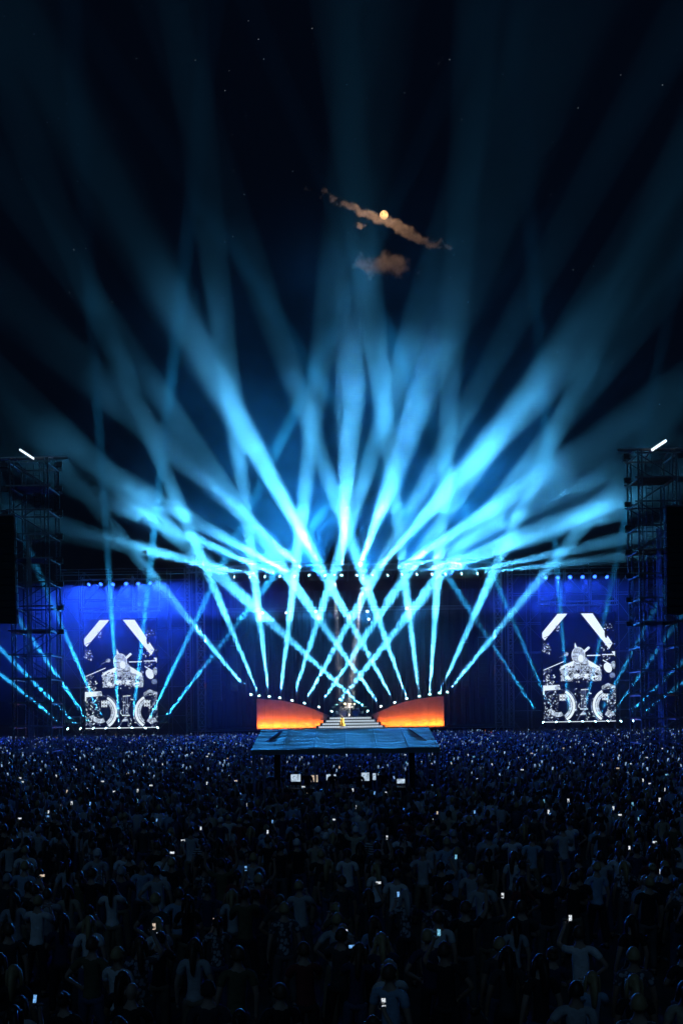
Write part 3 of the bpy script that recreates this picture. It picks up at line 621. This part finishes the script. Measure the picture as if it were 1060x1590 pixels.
def hair_mesh(kind, c=HEADC):
    b = MB(); n, m = 16, 8; rings = []
    for j in range(0, m + 1):
        t = .02 + (PI * .60) * j / m; z = math.cos(t); r = math.sin(t); ring = []
        for k in range(n):
            a = 2 * PI * k / n; x = .089 * r * math.cos(a); y = .108 * r * math.sin(a) - .012
            zz = z * .13
            if y > .02 and zz < .045: zz = .045 + .02 * (zz < 0); y = min(y, .075)
            if kind == 'cap' and y > .04 and j == m: y += .075
            jit = 1 + .05 * math.sin(7 * a + 3 * j)
            ring.append(c + Vector((x * jit, y, zz)))
        rings.append(ring[::-1])
    b.loft(rings)
    if kind == 'long':
        b.path([c + Vector((0, -.06, .06)), c + Vector((0, -.095, -.06)), c + Vector((0, -.105, -.18)), c + Vector((0, -.10, -.30)), c + Vector((0, -.09, -.36))], [(.07, .05), (.095, .05), (.11, .045), (.10, .035), (.06, .02)], 10)
        for s in (-1, 1): b.path([c + Vector((s * .07, -.01, .05)), c + Vector((s * .09, 0, -.06)), c + Vector((s * .1, -.02, -.2))], [.035, .035, .02], 6)
    if kind == 'tail': b.path([c + Vector((0, -.1, .06)), c + Vector((0, -.15, .04)), c + Vector((0, -.15, -.08)), c + Vector((0, -.12, -.2))], [.025, .035, .032, .012], 8)
    if kind == 'bun': b.lathe([(.006, -.045), (.04, -.02), (.042, .02), (.006, .045)], 10, c=c + Vector((0, -.1, .09)))
    return b.mesh('hair', [DARK], True)
HAIR = {k: hair_mesh(k) for k in ('short', 'long', 'tail', 'bun', 'cap')}
POSES = {k: person_meshes(*a) for k, a in dict(
    standing=('down', 'down', .03), phone=('down', 'phone', .02), filming=('front', 'front', .03), cheering=('up', 'up', .03), crossed=('cross', 'cross', .04),
    hip=('hip', 'down', .05), drink=('down', 'drink', .03), leftphone=('phone', 'hip', .03), clapping=('clap', 'clap', .02), onearm=('down', 'up', .03)).items()}
FPOSES = {k: person_meshes(*a, fem=True) for k, a in dict(standing=('down', 'down', .0), phone=('down', 'phone', .0), filming=('front', 'front', .01), cheering=('up', 'up', .01), crossed=('cross', 'cross', .01), hip=('down', 'hip', .02)).items()}
def fabric(name, c, pat=None):
    m = mat(name, c, .9, 0, .22, 7, .25, 40)
    if pat:
        nt = m.node_tree; b = nt.nodes['Principled BSDF']; tc = nt.nodes.new('ShaderNodeTexCoord')
        t = nt.nodes.new('ShaderNodeTexWave' if pat == 'stripe' else 'ShaderNodeTexVoronoi'); t.inputs['Scale'].default_value = 5 if pat == 'stripe' else 16
        if pat == 'stripe': t.bands_direction = 'Z'
        nt.links.new(tc.outputs['Object'], t.inputs['Vector']); r = nt.nodes.new('ShaderNodeValToRGB'); r.color_ramp.elements[0].position = .42; r.color_ramp.elements[1].position = .5
        r.color_ramp.elements[0].color = (*c, 1); r.color_ramp.elements[1].color = (.06, .07, .09, 1); nt.links.new(t.outputs[0], r.inputs[0]); nt.links.new(r.outputs[0], b.inputs['Base Color'])
    return m
SHIRTS = {'white': fabric('white_cotton', (.72, .72, .72)), 'pale grey': fabric('pale_grey_cotton', (.45, .46, .48)), 'light blue': fabric('light_blue_cotton', (.32, .45, .6)), 'black': fabric('black_cotton', (.015, .015, .017)), 'charcoal': fabric('charcoal_cotton', (.05, .05, .055)),
          'navy': fabric('navy_cotton', (.03, .04, .09)), 'dark red': fabric('dark_red_cotton', (.16, .03, .03)), 'olive': fabric('olive_cotton', (.11, .11, .06)), 'beige': fabric('beige_cotton', (.45, .38, .28)), 'striped': fabric('striped_cotton', (.6, .6, .62), 'stripe'), 'patterned': fabric('patterned_cotton', (.42, .42, .45), 'spots')}
PANTS = [fabric('blue_denim', (.05, .08, .15)), fabric('black_denim', (.02, .02, .024)), fabric('grey_trousers', (.09, .09, .095)), fabric('tan_trousers', (.2, .16, .11))]
HAIRM = {'dark': mat('dark_hair', (.025, .018, .014), .5), 'brown': mat('brown_hair', (.09, .05, .03), .5), 'blond': mat('blond_hair', (.36, .26, .13), .5), 'grey': mat('grey_hair', (.35, .35, .36), .6)}
CAPM = [fabric('black_cap', (.03, .03, .03)), fabric('white_cap', (.65, .65, .65))]
def person(x, y, z, rz, sc, pose, fem, shirt, hair, hairc, pants, skin=SKIN, label=None, group=None):
    ms = (FPOSES if fem and pose in FPOSES else POSES)[pose]
    o = link('person', ms['body'], None, (x, y, z), skin); o.rotation_euler = (0, 0, rz); o.scale = (sc, sc, sc); tag(o, label, 'person', group)
    if group and 'near' in group: o.rotation_euler = (R.gauss(-.02, .035), R.gauss(0, .03), rz)
    link('shirt', ms['shirt'], o, m=SHIRTS[shirt] if isinstance(shirt, str) else shirt); link('trousers', ms['trousers'], o, m=pants); [link('shoe', q, o) for q in ms['shoe']]
    if hair: link('hair' if hair != 'cap' else 'cap', HAIR[hair], o, m=hairc)
    return o
HN = {'short': 'short {} hair', 'long': 'long {} hair', 'tail': '{} ponytail', 'bun': '{} hair bun', 'cap': '{} cap', None: 'bald head'}
PN = dict(standing='arms down', phone='one hand raised', filming='filming', cheering='both arms up', crossed='arms folded', hip='hand on hip', drink='holding a drink', leftphone='left hand raised', clapping='hands together', onearm='one arm up')
# specific people read from the photograph: head-top pixel, shirt, woman, hair
SPEC = [(177, 1362, 'white', 1, 'long', 'filming'), (52, 1385, 'white', 0, 'short', 'filming'), (30, 1378, 'pale grey', 1, 'long', 'standing'), (540, 1318, 'white', 0, 'short', 'standing'), (575, 1292, 'striped', 0, 'short', 'standing'),
        (681, 1418, 'white', 0, 'short', 'standing'), (797, 1326, 'white', 1, 'long', 'standing'), (712, 1332, 'light blue', 1, 'long', 'standing'), (656, 1318, 'pale grey', 0, None, 'hip'), (404, 1348, 'patterned', 1, 'long', 'cheering'),
        (301, 1455, 'pale grey', 1, 'long', 'standing'), (325, 1524, 'charcoal', 0, 'cap', 'standing'), (624, 1322, 'charcoal', 1, 'long', 'crossed'), (440, 1402, 'patterned', 0, 'short', 'standing'), (824, 1300, 'light blue', 0, 'short', 'standing'),
        (960, 1322, 'white', 1, 'tail', 'filming'), (925, 1345, 'light blue', 0, 'short', 'hip'), (600, 1450, 'navy', 1, 'long', 'filming'), (220, 1450, 'patterned', 1, 'long', 'phone'), (735, 1345, 'pale grey', 0, 'short', 'standing'), (490, 1300, 'beige', 0, 'short', 'standing'), (785, 1475, 'charcoal', 1, 'long', 'standing'),
        (375, 1320, 'light blue', 0, 'cap', 'standing'), (255, 1315, 'white', 0, 'short', 'filming'), (100, 1330, 'pale grey', 1, 'long', 'standing'), (985, 1480, 'patterned', 0, 'short', 'standing'), (140, 1450, 'olive', 0, 'short', 'hip'), (520, 1440, 'charcoal', 0, 'short', 'filming'), (840, 1490, 'black', 1, 'long', 'standing'), (470, 1368, 'pale grey', 0, 'short', 'filming'), (700, 1372, 'black', 0, 'short', 'standing'), (1020, 1320, 'dark red', 1, 'long', 'standing'), (885, 1360, 'black', 0, 'short', 'crossed')]
pts = []; spec = {}
for sp in SPEC:
    d = (HC - 1.74) * F / (sp[1] - YH - 0) ; p = P(sp[0], sp[1], d); spec[len(pts)] = sp; pts.append((p.x, p.y))
DMAX = 31.0; tries = 0
while len(pts) < 300 and tries < 60000:
    tries += 1; y = math.sqrt(R.uniform(10.6 ** 2, DMAX ** 2)); x = R.uniform(-1, 1) * (.352 * y + .35); md = R.choice([.5, .6, .8, 1.15]) if y < 18 else R.choice([.46, .6, .85]) if y < 24 else R.choice([.42, .6])
    if all((x - a) ** 2 + (y - b) ** 2 > md * md for a, b in pts): pts.append((x, y))
people = []
for i, (x, y) in enumerate(pts):
    if i in spec: _, _, shirt, fem, hair, pose = spec[i]; sc = 1.0
    else:
        fem = R.random() < .45; shirt = R.choices(list(SHIRTS), [6, 7, 5, 26, 18, 12, 4, 5, 5, .5, 6])[0]
        hair = R.choice(['long', 'long', 'tail', 'bun', 'long']) if fem else R.choices(['short', 'cap', None], [8, 1.6, .7])[0]
        pose = R.choices(['standing', 'phone', 'filming', 'cheering', 'crossed', 'hip', 'drink', 'leftphone', 'clapping', 'onearm'], [9, 1.6, 3, .8, 4, 3, 2, 1, 2, .6])[0]
        if fem and pose not in FPOSES: pose = R.choice(['standing', 'crossed', 'hip'])
        sc = R.uniform(.9, .98) if fem else R.uniform(.96, 1.06)
    people.append(dict(x=x, y=y, shirt=shirt, fem=fem, hair=hair, pose=pose, sc=sc, rz=R.gauss(0, .22)))
people.sort(key=lambda p: p['y'])
phones = []
for r0 in range(0, len(people), 25):
    row = sorted(people[r0:r0 + 25], key=lambda p: p['x'] / p['y'])
    for k, p in enumerate(row):
        cap = p['hair'] == 'cap'; hk = R.choices(list(HAIRM), [6, 5, 3, 1])[0]; ci = int(R.random() < .3) if p['y'] > 13 else 0
        hn = HN[p['hair']].format(['black', 'white'][ci] if cap else hk)
        lab = f"person in {p['shirt']} top, {hn}, {ORD(k + 1)} from left, {ORD(r0 // 25 + 1)} crowd row up"
        o = person(p['x'], p['y'], 0, p['rz'], p['sc'], p['pose'], p['fem'], p['shirt'], p['hair'], CAPM[ci] if cap else HAIRM[hk], R.choice(PANTS), R.choice([SKIN, SKIN, SKIN2]), lab, 'people standing in the near crowd')
        mw = Matrix.Translation((p['x'], p['y'], 0)) @ Matrix.Rotation(p['rz'], 4, 'Z') @ Matrix.Scale(p['sc'], 4)
        ph = {'phone': (.18, .34, 1.80), 'leftphone': (-.18, .34, 1.80), 'filming': (0, .42, 1.60)}.get(p['pose'])
        if ph and (p['pose'] != 'filming' or R.random() < .45): phones.append((mw @ Vector(ph), p['rz'], 1))
# ------------------------------------------------------------------ performers and crew
YEL = fabric('yellow_coat', (.85, .5, .03))
sg = person(P(531, 1131, 139).x, 139.2, DZ, PI, 1.0, 'clapping', False, YEL, 'long', HAIRM['dark'], YEL, label='singer in a bright yellow coat standing below the lit stairs')
cb_ = MB(); prof = [(.2, 1.42), (.24, 1.2), (.3, .9), (.42, .5), (.5, .32)]; rings = []
for r, z in prof: rings.append([Vector((r * math.cos(a), r * .62 * math.sin(a) - .03, z)) for a in [PI * 0.62 + 2 * PI * .76 * k / 20 for k in range(21)]])
vv = [p for r in rings for p in r]; ff = [(a * 21 + k, a * 21 + k + 1, a * 21 + k + 22, a * 21 + k + 21) for a in range(4) for k in range(20)]
cb_.add(vv, ff); cb_.build('coat', YEL, sg, (0, 0, 0), True)
POSES['drummer'] = person_meshes('stick', 'stick', seated=True)
dr = person(XC - .1, 144.4, rz_ + .25, PI, 1.15, 'drummer', False, 'beige', 'long', HAIRM['blond'], PANTS[1], label='drummer with arms raised over the drum kit')
q = empty('drum_stool', (XC - .1, 144.4, rz_), 'round black stool under the drummer', 'stool')
MB().lathe([(.02, .95), (.2, .95), (.22, 1.0), (.2, 1.06), (.02, 1.06)], 14).build('seat', M['black'], q); MB().tube((0, 0, .2), (0, 0, .95), .03, 6).build('stem', M['chrome'], q)
for k in range(3): MB().tube((0, 0, .35), (.28 * math.cos(k * 2.1), .28 * math.sin(k * 2.1), .015), .015, 5).build('leg', M['chrome'], q)
for s, nm in ((-1, 'right'), (1, 'left')):
    o = tag(MB().path([(0, 0, 0), (-s * .3, 0, .42)], [.02, .012], 6).build('drumstick', fabric('pale_wood_' + nm, (.6, .45, .28)), None, (XC - .1 - s * .02 * -1 + s * .05, 144.2, rz_ + 2.42)), f'pale drumstick in the {nm} hand of the drummer', 'drumstick')
for i, (x, pose) in enumerate(((-2.9, 'standing'), (-1.7, 'drink'), (-.6, 'standing'), (.55, 'crossed'), (1.6, 'standing'), (2.9, 'standing'))):
    person(tcx + x, 43.3 + .2 * (i % 2), .5, R.gauss(0, .3), R.uniform(.95, 1.03), pose, False, 'black', 'short', HAIRM['dark'], PANTS[1], label=f'crew member in black at the mixing desks, {ORD(i + 1)} from the left', group='crew under the tent')
# ------------------------------------------------------------------ far crowd: thousands of people as one mass
def low_person(arms, seed):
    b = MB(); cols = []
    def add(c, fn): n0 = len(b.v); fn(); cols.extend([c] * (len(b.v) - n0))
    n = 6
    def ring(z, rx, ry, y=0): return [Vector((rx * math.cos(2 * PI * k / n), y + ry * math.sin(2 * PI * k / n), z)) for k in range(n)]
    add(0, lambda: b.loft([ring(.85, .17, .12), ring(1.1, .15, .11), ring(1.36, .21, .12), ring(1.46, .12, .08)]))
    for s in (-1, 1): add(3, lambda: b.path([(s * .1, 0, .9), (s * .12, .02, .45), (s * .13, 0, 0)], [.09, .07, .05], 4))
    add(1, lambda: b.loft([ring(1.44, .045, .045), ring(1.53, .05, .06, .01), ring(1.6, .078, .095, .015), ring(1.66, .08, .1, .01), ring(1.72, .055, .07, 0), ring(1.745, .02, .025)]))
    add(2, lambda: b.loft([ring(1.55, .07, .05, -.055), ring(1.62, .09, .08, -.03), ring(1.69, .085, .1, -.01), ring(1.745, .05, .06, -.01), ring(1.765, .02, .02, -.01)]))
    for s, a in zip((-1, 1), arms):
        A = ARMS[a]; e = (A[0][0] * s, A[0][1], A[0][2]); w_ = (A[1][0] * s, A[1][1], A[1][2]); h = Vector(w_) + Vector((A[2][0] * s, A[2][1], A[2][2])).normalized() * .15
        add(0, lambda: b.path([(s * .19, 0, 1.41), e], [.06, .045], 4)); add(1, lambda: b.path([e, w_, h], [.042, .032, .02], 4))
    V = np.array([tuple(v) for v in b.v], np.float32); return V, b.f, np.array(cols)
LOW = [low_person(a, 0) for a in (('down', 'down'), ('cross', 'cross'), ('front', 'front'), ('down', 'phone'), ('up', 'up'), ('down', 'up'), ('phone', 'hip'))]
spots = []; y = DMAX + .3
while y < 131:
    hw = .352 * y + 3; n = int(2 * hw / .74); 
    for i in range(n):
        x = -hw + 2 * hw * (i + R.random() * .7 + .15) / n; yy = y + R.uniform(-.3, .3)
        if TX0 - .5 < x < TX1 + .5 and TY0 - .6 < yy < TY1 + .5: continue
        if any(abs(x - P(px, 1000, 80).x) < 2.4 and abs(yy - 80) < 2.6 for px in (58, 1014)): continue
        if R.random() < .9: spots.append((x, yy))
    y += .74 if y < 60 else .85
VV, FF, CC = [], [], []; base = 0; far_ph = []
pal_s = np.array([(.6, .6, .62), (.4, .42, .45), (.25, .35, .5), (.02, .02, .02), (.05, .05, .055), (.03, .04, .09), (.15, .03, .03), (.4, .34, .26)]); ps = np.array([1.0, 1, 1, 3, 2.2, 1.6, .5, .7]); ps /= ps.sum()
pal_h = np.array([(.025, .018, .014), (.09, .05, .03), (.36, .26, .13), (.3, .3, .3)]); loops = []; sizes = []
for (x, yy) in spots:
    wts = [5, 3, 2, 1.2, .9, 1.0, .7] if yy < 90 else [4, 2, 2, 2, 2.6, 2.6, 1]
    k = R.choices(range(7), wts)[0]; V, f, c = LOW[k]; a = R.gauss(0, .25); sc = R.uniform(.88, 1.06)
    ca, sa = math.cos(a) * sc, math.sin(a) * sc; W = np.empty_like(V); W[:, 0] = V[:, 0] * ca - V[:, 1] * sa + x; W[:, 1] = V[:, 0] * sa + V[:, 1] * ca + yy; W[:, 2] = V[:, 2] * sc
    cols = np.empty((len(V), 3)); tab = [pal_s[NR.choice(8, p=ps)], np.array((.4, .26, .19)), pal_h[NR.choice(4, p=[.45, .3, .17, .08])], np.array((.04, .05, .08))]
    for q in range(4): cols[c == q] = tab[q]
    VV.append(W); CC.append(cols); FF.append((k, base)); base += len(V)
    if k in (2, 3, 6): far_ph.append((x, yy, a, sc, k))
V = np.concatenate(VV); C = np.concatenate(CC)
tmpl = []
for Vq, f, c in LOW: tmpl.append((np.array([i for q in f for i in q], np.int32), np.array([len(q) for q in f], np.int32)))
lp = np.concatenate([tmpl[k][0] + b0 for k, b0 in FF]); sz = np.concatenate([tmpl[k][1] for k, _ in FF])
me = bpy.data.meshes.new('crowd'); me.vertices.add(len(V)); me.vertices.foreach_set('co', V.astype(np.float32).ravel()); me.loops.add(len(lp)); me.loops.foreach_set('vertex_index', lp)
me.polygons.add(len(sz)); me.polygons.foreach_set('loop_start', np.concatenate([[0], np.cumsum(sz)[:-1]]).astype(np.int32)); me.update(calc_edges=True); me.validate()
me.polygons.foreach_set('use_smooth', np.ones(len(sz), bool))
at = me.color_attributes.new('colour', 'FLOAT_COLOR', 'POINT'); at.data.foreach_set('color', np.concatenate([C, np.ones((len(C), 1))], 1).astype(np.float32).ravel())
cm = bpy.data.materials.new('crowd_clothes'); cm.use_nodes = True; nt = cm.node_tree; an = nt.nodes.new('ShaderNodeVertexColor'); an.layer_name = 'colour'; nt.links.new(an.outputs[0], nt.nodes['Principled BSDF'].inputs['Base Color']); nt.nodes['Principled BSDF'].inputs['Roughness'].default_value = .6
me.materials.append(cm); tag(link('crowd', me), 'dense dark crowd filling the field up to the stage', 'crowd', kind='stuff')
# ------------------------------------------------------------------ phones
PHM = [emit_tex('phone_white', (.85, .93, 1), .03, 1.5, 26), emit_tex('phone_blue', (.2, .5, 1), .06, 1.5, 22), emit_tex('phone_cyan', (.25, .7, 1), .06, 1.2, 24), emit_tex('phone_warm', (1, .8, .62), .03, 1.2, 24), emit_tex('phone_orange', (1, .2, .05), .1, 1.2, 24)]
PHN = ['white', 'blue', 'cyan', 'warm white', 'orange']
def phone_mesh(m):
    b = MB(); b.box((-.038, 0, -.078), (.038, .009, .078), 0); b.box((-.034, -.0025, -.072), (.034, -.0005, .072), 1); return b.mesh('phone', [M['black'], m])
PHMESH = [phone_mesh(m) for m in PHM]
def add_phone(p, rz, ci, lab, grp, land=False, s=1.0):
    o = link('phone', PHMESH[ci]); o.location = p; o.rotation_euler = (R.gauss(-.1, .2), PI / 2 if land else 0, rz); o.scale = (s, s, s); tag(o, lab, 'phone', grp)
far_ph.sort(key=lambda e: R.random() ** (1 / (.2 + (45 / e[1]) ** 2)), reverse=True); sel = far_ph[:245]; extra = []
for p, rz, _ in phones: extra.append((p, rz, 0))
for x, yy, a, sc, k in sel:
    o = {2: (0, .43, 1.60), 3: (.17, .36, 1.84), 6: (-.17, .36, 1.84)}[k]; extra.append((Matrix.Translation((x, yy, 0)) @ Matrix.Rotation(a, 4, 'Z') @ Matrix.Scale(sc, 4) @ Vector(o), a, 1))
extra.sort(key=lambda e: e[0].y)
for r0 in range(0, len(extra), 20):
    row = sorted(extra[r0:r0 + 20], key=lambda e: e[0].x / e[0].y)
    for k, (p, rz, far) in enumerate(row):
        ci = R.choices(range(5), [8, 3, 1.5, 1.6, .5])[0]
        add_phone(p, rz, ci, f'{PHN[ci]} glowing phone in the crowd, {ORD(k + 1)} from left in {ORD(r0 // 20 + 1)} phone row up', 'glowing phones held up in the crowd', R.random() < .35, .64 if p.y < 32 else .9)
b = MB(); b2 = []
for x, yy, a, sc, k in far_ph[245:]:
    if yy < 46 or R.random() < .45: continue
    p = Vector({2: (0, .43, 1.60), 3: (.17, .36, 1.84), 6: (-.17, .36, 1.84)}[k]); b.box((-.038, 0, -.078), (.038, .009, .078), 1, Matrix.Translation((x, yy, 0)) @ Matrix.Rotation(a, 4, 'Z') @ Matrix.Scale(sc, 4) @ Matrix.Translation(p) @ Matrix.Rotation(R.gauss(-.1, .3), 4, 'X'))
tag(b.build('phone_lights', [M['black'], emit_tex('far_phone_glow', (.4, .64, 1), .05, 1.0, .9)]), 'tiny glowing phones scattered through the far crowd', 'phones', kind='stuff')
# ------------------------------------------------------------------ moon, clouds, stars
mp = P(596, 334, 3000)
mm = emit('moon_surface', (1, .56, .2), 1.4); nt = mm.node_tree; e = [n for n in nt.nodes if n.type == 'EMISSION'][0]
tc = nt.nodes.new('ShaderNodeTexCoord'); nz = nt.nodes.new('ShaderNodeTexNoise'); nz.inputs['Scale'].default_value = .09; nt.links.new(tc.outputs['Object'], nz.inputs['Vector']); mr = nt.nodes.new('ShaderNodeMapRange'); mr.inputs[1].default_value = .4; mr.inputs[2].default_value = .62; mr.inputs[3].default_value = 1.9; mr.inputs[4].default_value = .9; nt.links.new(nz.outputs[0], mr.inputs[0]); nt.links.new(mr.outputs[0], e.inputs[1])
b = MB(); b.lathe([(12.8 * math.sin(PI * max(.01, min(.99, k / 16))), -12.8 * math.cos(PI * k / 16)) for k in range(17)], 28)
mo = tag(b.build('moon', mm, None, mp, True), 'small yellow moon half behind a streak of cloud', 'moon')
l = bpy.data.lights.new('moonlight', 'POINT'); l.energy = 8e5; l.color = (1, .58, .34); l.shadow_soft_size = 2; lo = bpy.data.objects.new('moonlight', l); COL.objects.link(lo); lo.location = mp + Vector((0, -18, 0))
def cloud(px, py, L, H, ang, dens, label, seed=0., fine=.05):
    Y = 2880.; k = Y / F; D = H * 1.2
    m = bpy.data.materials.new('cloud_vapour'); m.use_nodes = True; nt = m.node_tree; nt.nodes.clear(); N = nt.nodes.new; Lk = nt.links.new
    v = N('ShaderNodeVolumePrincipled'); o = N('ShaderNodeOutputMaterial'); Lk(v.outputs[0], o.inputs['Volume']); v.inputs['Color'].default_value = (.95, .9, .85, 1); v.inputs['Anisotropy'].default_value = .3
    tc = N('ShaderNodeTexCoord'); z = N('ShaderNodeTexNoise'); z.noise_dimensions = '4D'; z.inputs['W'].default_value = seed; z.inputs['Scale'].default_value = fine * .75; z.inputs['Detail'].default_value = 5; Lk(tc.outputs['Object'], z.inputs['Vector'])
    a = N('ShaderNodeVectorMath'); a.operation = 'SUBTRACT'; a.inputs[1].default_value = (.5, .5, .5); Lk(z.outputs['Color'], a.inputs[0]); b = N('ShaderNodeVectorMath'); b.operation = 'SCALE'; b.inputs['Scale'].default_value = 2.5; Lk(a.outputs[0], b.inputs[0])
    d = N('ShaderNodeVectorMath'); d.operation = 'DIVIDE'; d.inputs[1].default_value = (L * k / 2, D * k / 2, H * k / 2); Lk(tc.outputs['Object'], d.inputs[0]); e = N('ShaderNodeVectorMath'); e.operation = 'ADD'; Lk(d.outputs[0], e.inputs[0]); Lk(b.outputs[0], e.inputs[1])
    le = N('ShaderNodeVectorMath'); le.operation = 'LENGTH'; Lk(e.outputs[0], le.inputs[0]); r = N('ShaderNodeMapRange'); r.interpolation_type = 'SMOOTHSTEP'; r.inputs[1].default_value = .25; r.inputs[2].default_value = .85; r.inputs[3].default_value = dens; r.inputs[4].default_value = 0; Lk(le.outputs['Value'], r.inputs[0]); Lk(r.outputs[0], v.inputs['Density'])
    m.cycles.volume_step_rate = .35
    bx = MB().box((-L * k * .75, -D * k, -H * k), (L * k * .75, D * k, H * k)).build('cloud', m, None, P(px, py, Y)); bx.rotation_euler = (0, math.radians(ang), 0)
    tag(bx, label, 'cloud', kind='stuff')
cloud(600, 345, 250, 22, 25, .055, 'thin brown cloud streak crossing below the moon', 1.3)
cloud(558, 351, 32, 16, 4, .09, 'small brown cloud puff below left of the moon', 4.1)
cloud(592, 412, 110, 44, 2, .025, 'faint brown cloud patch under the moon', 7.7, .035)
b = MB()
for _ in range(150):
    p = P(R.uniform(-60, 1120), R.uniform(-30, 800), 6000); s = R.choice([.8, 1, 1.2, 1.6]); b.add([p + Vector(q) * s for q in ((1, 0, 0), (-1, 0, 0), (0, 1, 0), (0, -1, 0), (0, 0, 1), (0, 0, -1))], [(0, 2, 4), (2, 1, 4), (1, 3, 4), (3, 0, 4), (2, 0, 5), (1, 2, 5), (3, 1, 5), (0, 3, 5)])
tag(b.build('stars', emit('starlight', (.8, .88, 1), 1.2)), 'scattered faint stars in the night sky', 'stars', kind='stuff')
# ------------------------------------------------------------------ haze and stage smoke
def vol_box(name, lo, hi, label):
    return tag(MB().box(lo, hi).build(name, None if False else bpy.data.materials.new(name + '_vapour')), label, name, kind='stuff')
h = vol_box('haze', (-300, -60, -1), (300, 410, 170), 'thin even night haze over the whole field')
m = h.data.materials[0]; m.use_nodes = True; nt = m.node_tree; nt.nodes.clear(); v = nt.nodes.new('ShaderNodeVolumePrincipled'); o = nt.nodes.new('ShaderNodeOutputMaterial'); nt.links.new(v.outputs[0], o.inputs['Volume'])
v.inputs['Color'].default_value = (.9, .95, 1, 1); v.inputs['Density'].default_value = .00012; v.inputs['Anisotropy'].default_value = 0
def smoke(lo, hi, label, dens, scale, thr, hi_thr, c, rad, floor=0.0, det=3.5, step=1.0, pw=1.0):
    h = vol_box('smoke', lo, hi, label); m = h.data.materials[0]; m.use_nodes = True; nt = m.node_tree; nt.nodes.clear(); N = nt.nodes.new; Lk = nt.links.new
    v = N('ShaderNodeVolumePrincipled'); o = N('ShaderNodeOutputMaterial'); Lk(v.outputs[0], o.inputs['Volume']); v.inputs['Color'].default_value = (.92, .96, 1, 1); v.inputs['Anisotropy'].default_value = 0
    g = N('ShaderNodeNewGeometry'); z = N('ShaderNodeTexNoise'); z.inputs['Scale'].default_value = scale; z.inputs['Detail'].default_value = det; Lk(g.outputs['Position'], z.inputs['Vector'])
    r = N('ShaderNodeMapRange'); r.inputs[1].default_value = thr; r.inputs[2].default_value = hi_thr; r.inputs[3].default_value = floor; r.inputs[4].default_value = 1; Lk(z.outputs[0], r.inputs[0])
    d = N('ShaderNodeVectorMath'); d.operation = 'SUBTRACT'; d.inputs[1].default_value = c; Lk(g.outputs['Position'], d.inputs[0]); s = N('ShaderNodeVectorMath'); s.operation = 'DIVIDE'; s.inputs[1].default_value = rad; Lk(d.outputs[0], s.inputs[0])
    le = N('ShaderNodeVectorMath'); le.operation = 'LENGTH'; Lk(s.outputs[0], le.inputs[0]); r2 = N('ShaderNodeMapRange'); r2.interpolation_type = 'SMOOTHSTEP'; r2.inputs[1].default_value = 0; r2.inputs[2].default_value = 1; r2.inputs[3].default_value = 1; r2.inputs[4].default_value = 0; Lk(le.outputs['Value'], r2.inputs[0])
    ex = N('ShaderNodeMath'); ex.operation = 'POWER'; ex.inputs[1].default_value = pw; Lk(r2.outputs[0], ex.inputs[0]); dm = N('ShaderNodeMath'); dm.operation = 'MULTIPLY'; dm.inputs[1].default_value = dens; Lk(ex.outputs[0], dm.inputs[0])
    mu = N('ShaderNodeMath'); mu.operation = 'MULTIPLY'; Lk(r.outputs[0], mu.inputs[0]); Lk(dm.outputs[0], mu.inputs[1]); Lk(mu.outputs[0], v.inputs['Density']); m.cycles.volume_step_rate = step
smoke((-70, 86, 17), (72, 141, 98), 'drifting smoke above the stage roof that the beams light up', .1, .085, .47, .70, (XC, 137, 23), (62, 42, 66), .06, 4.5, 2.3, 2.4)
smoke((-57, 122, 1.6), (59, 157, 30), 'thin even stage fog under and before the roof', .016, .1, .4, .6, (XC, 141, 8), (90, 20, 23), .6, 0, 4)
smoke((-60, 128, 1.5), (-19, 139.9, 27), 'thick smoke lit blue in front of the left video screen', .026, .11, .42, .7, (-38, 136, 10), (30, 11, 20), .25, 2, 4)
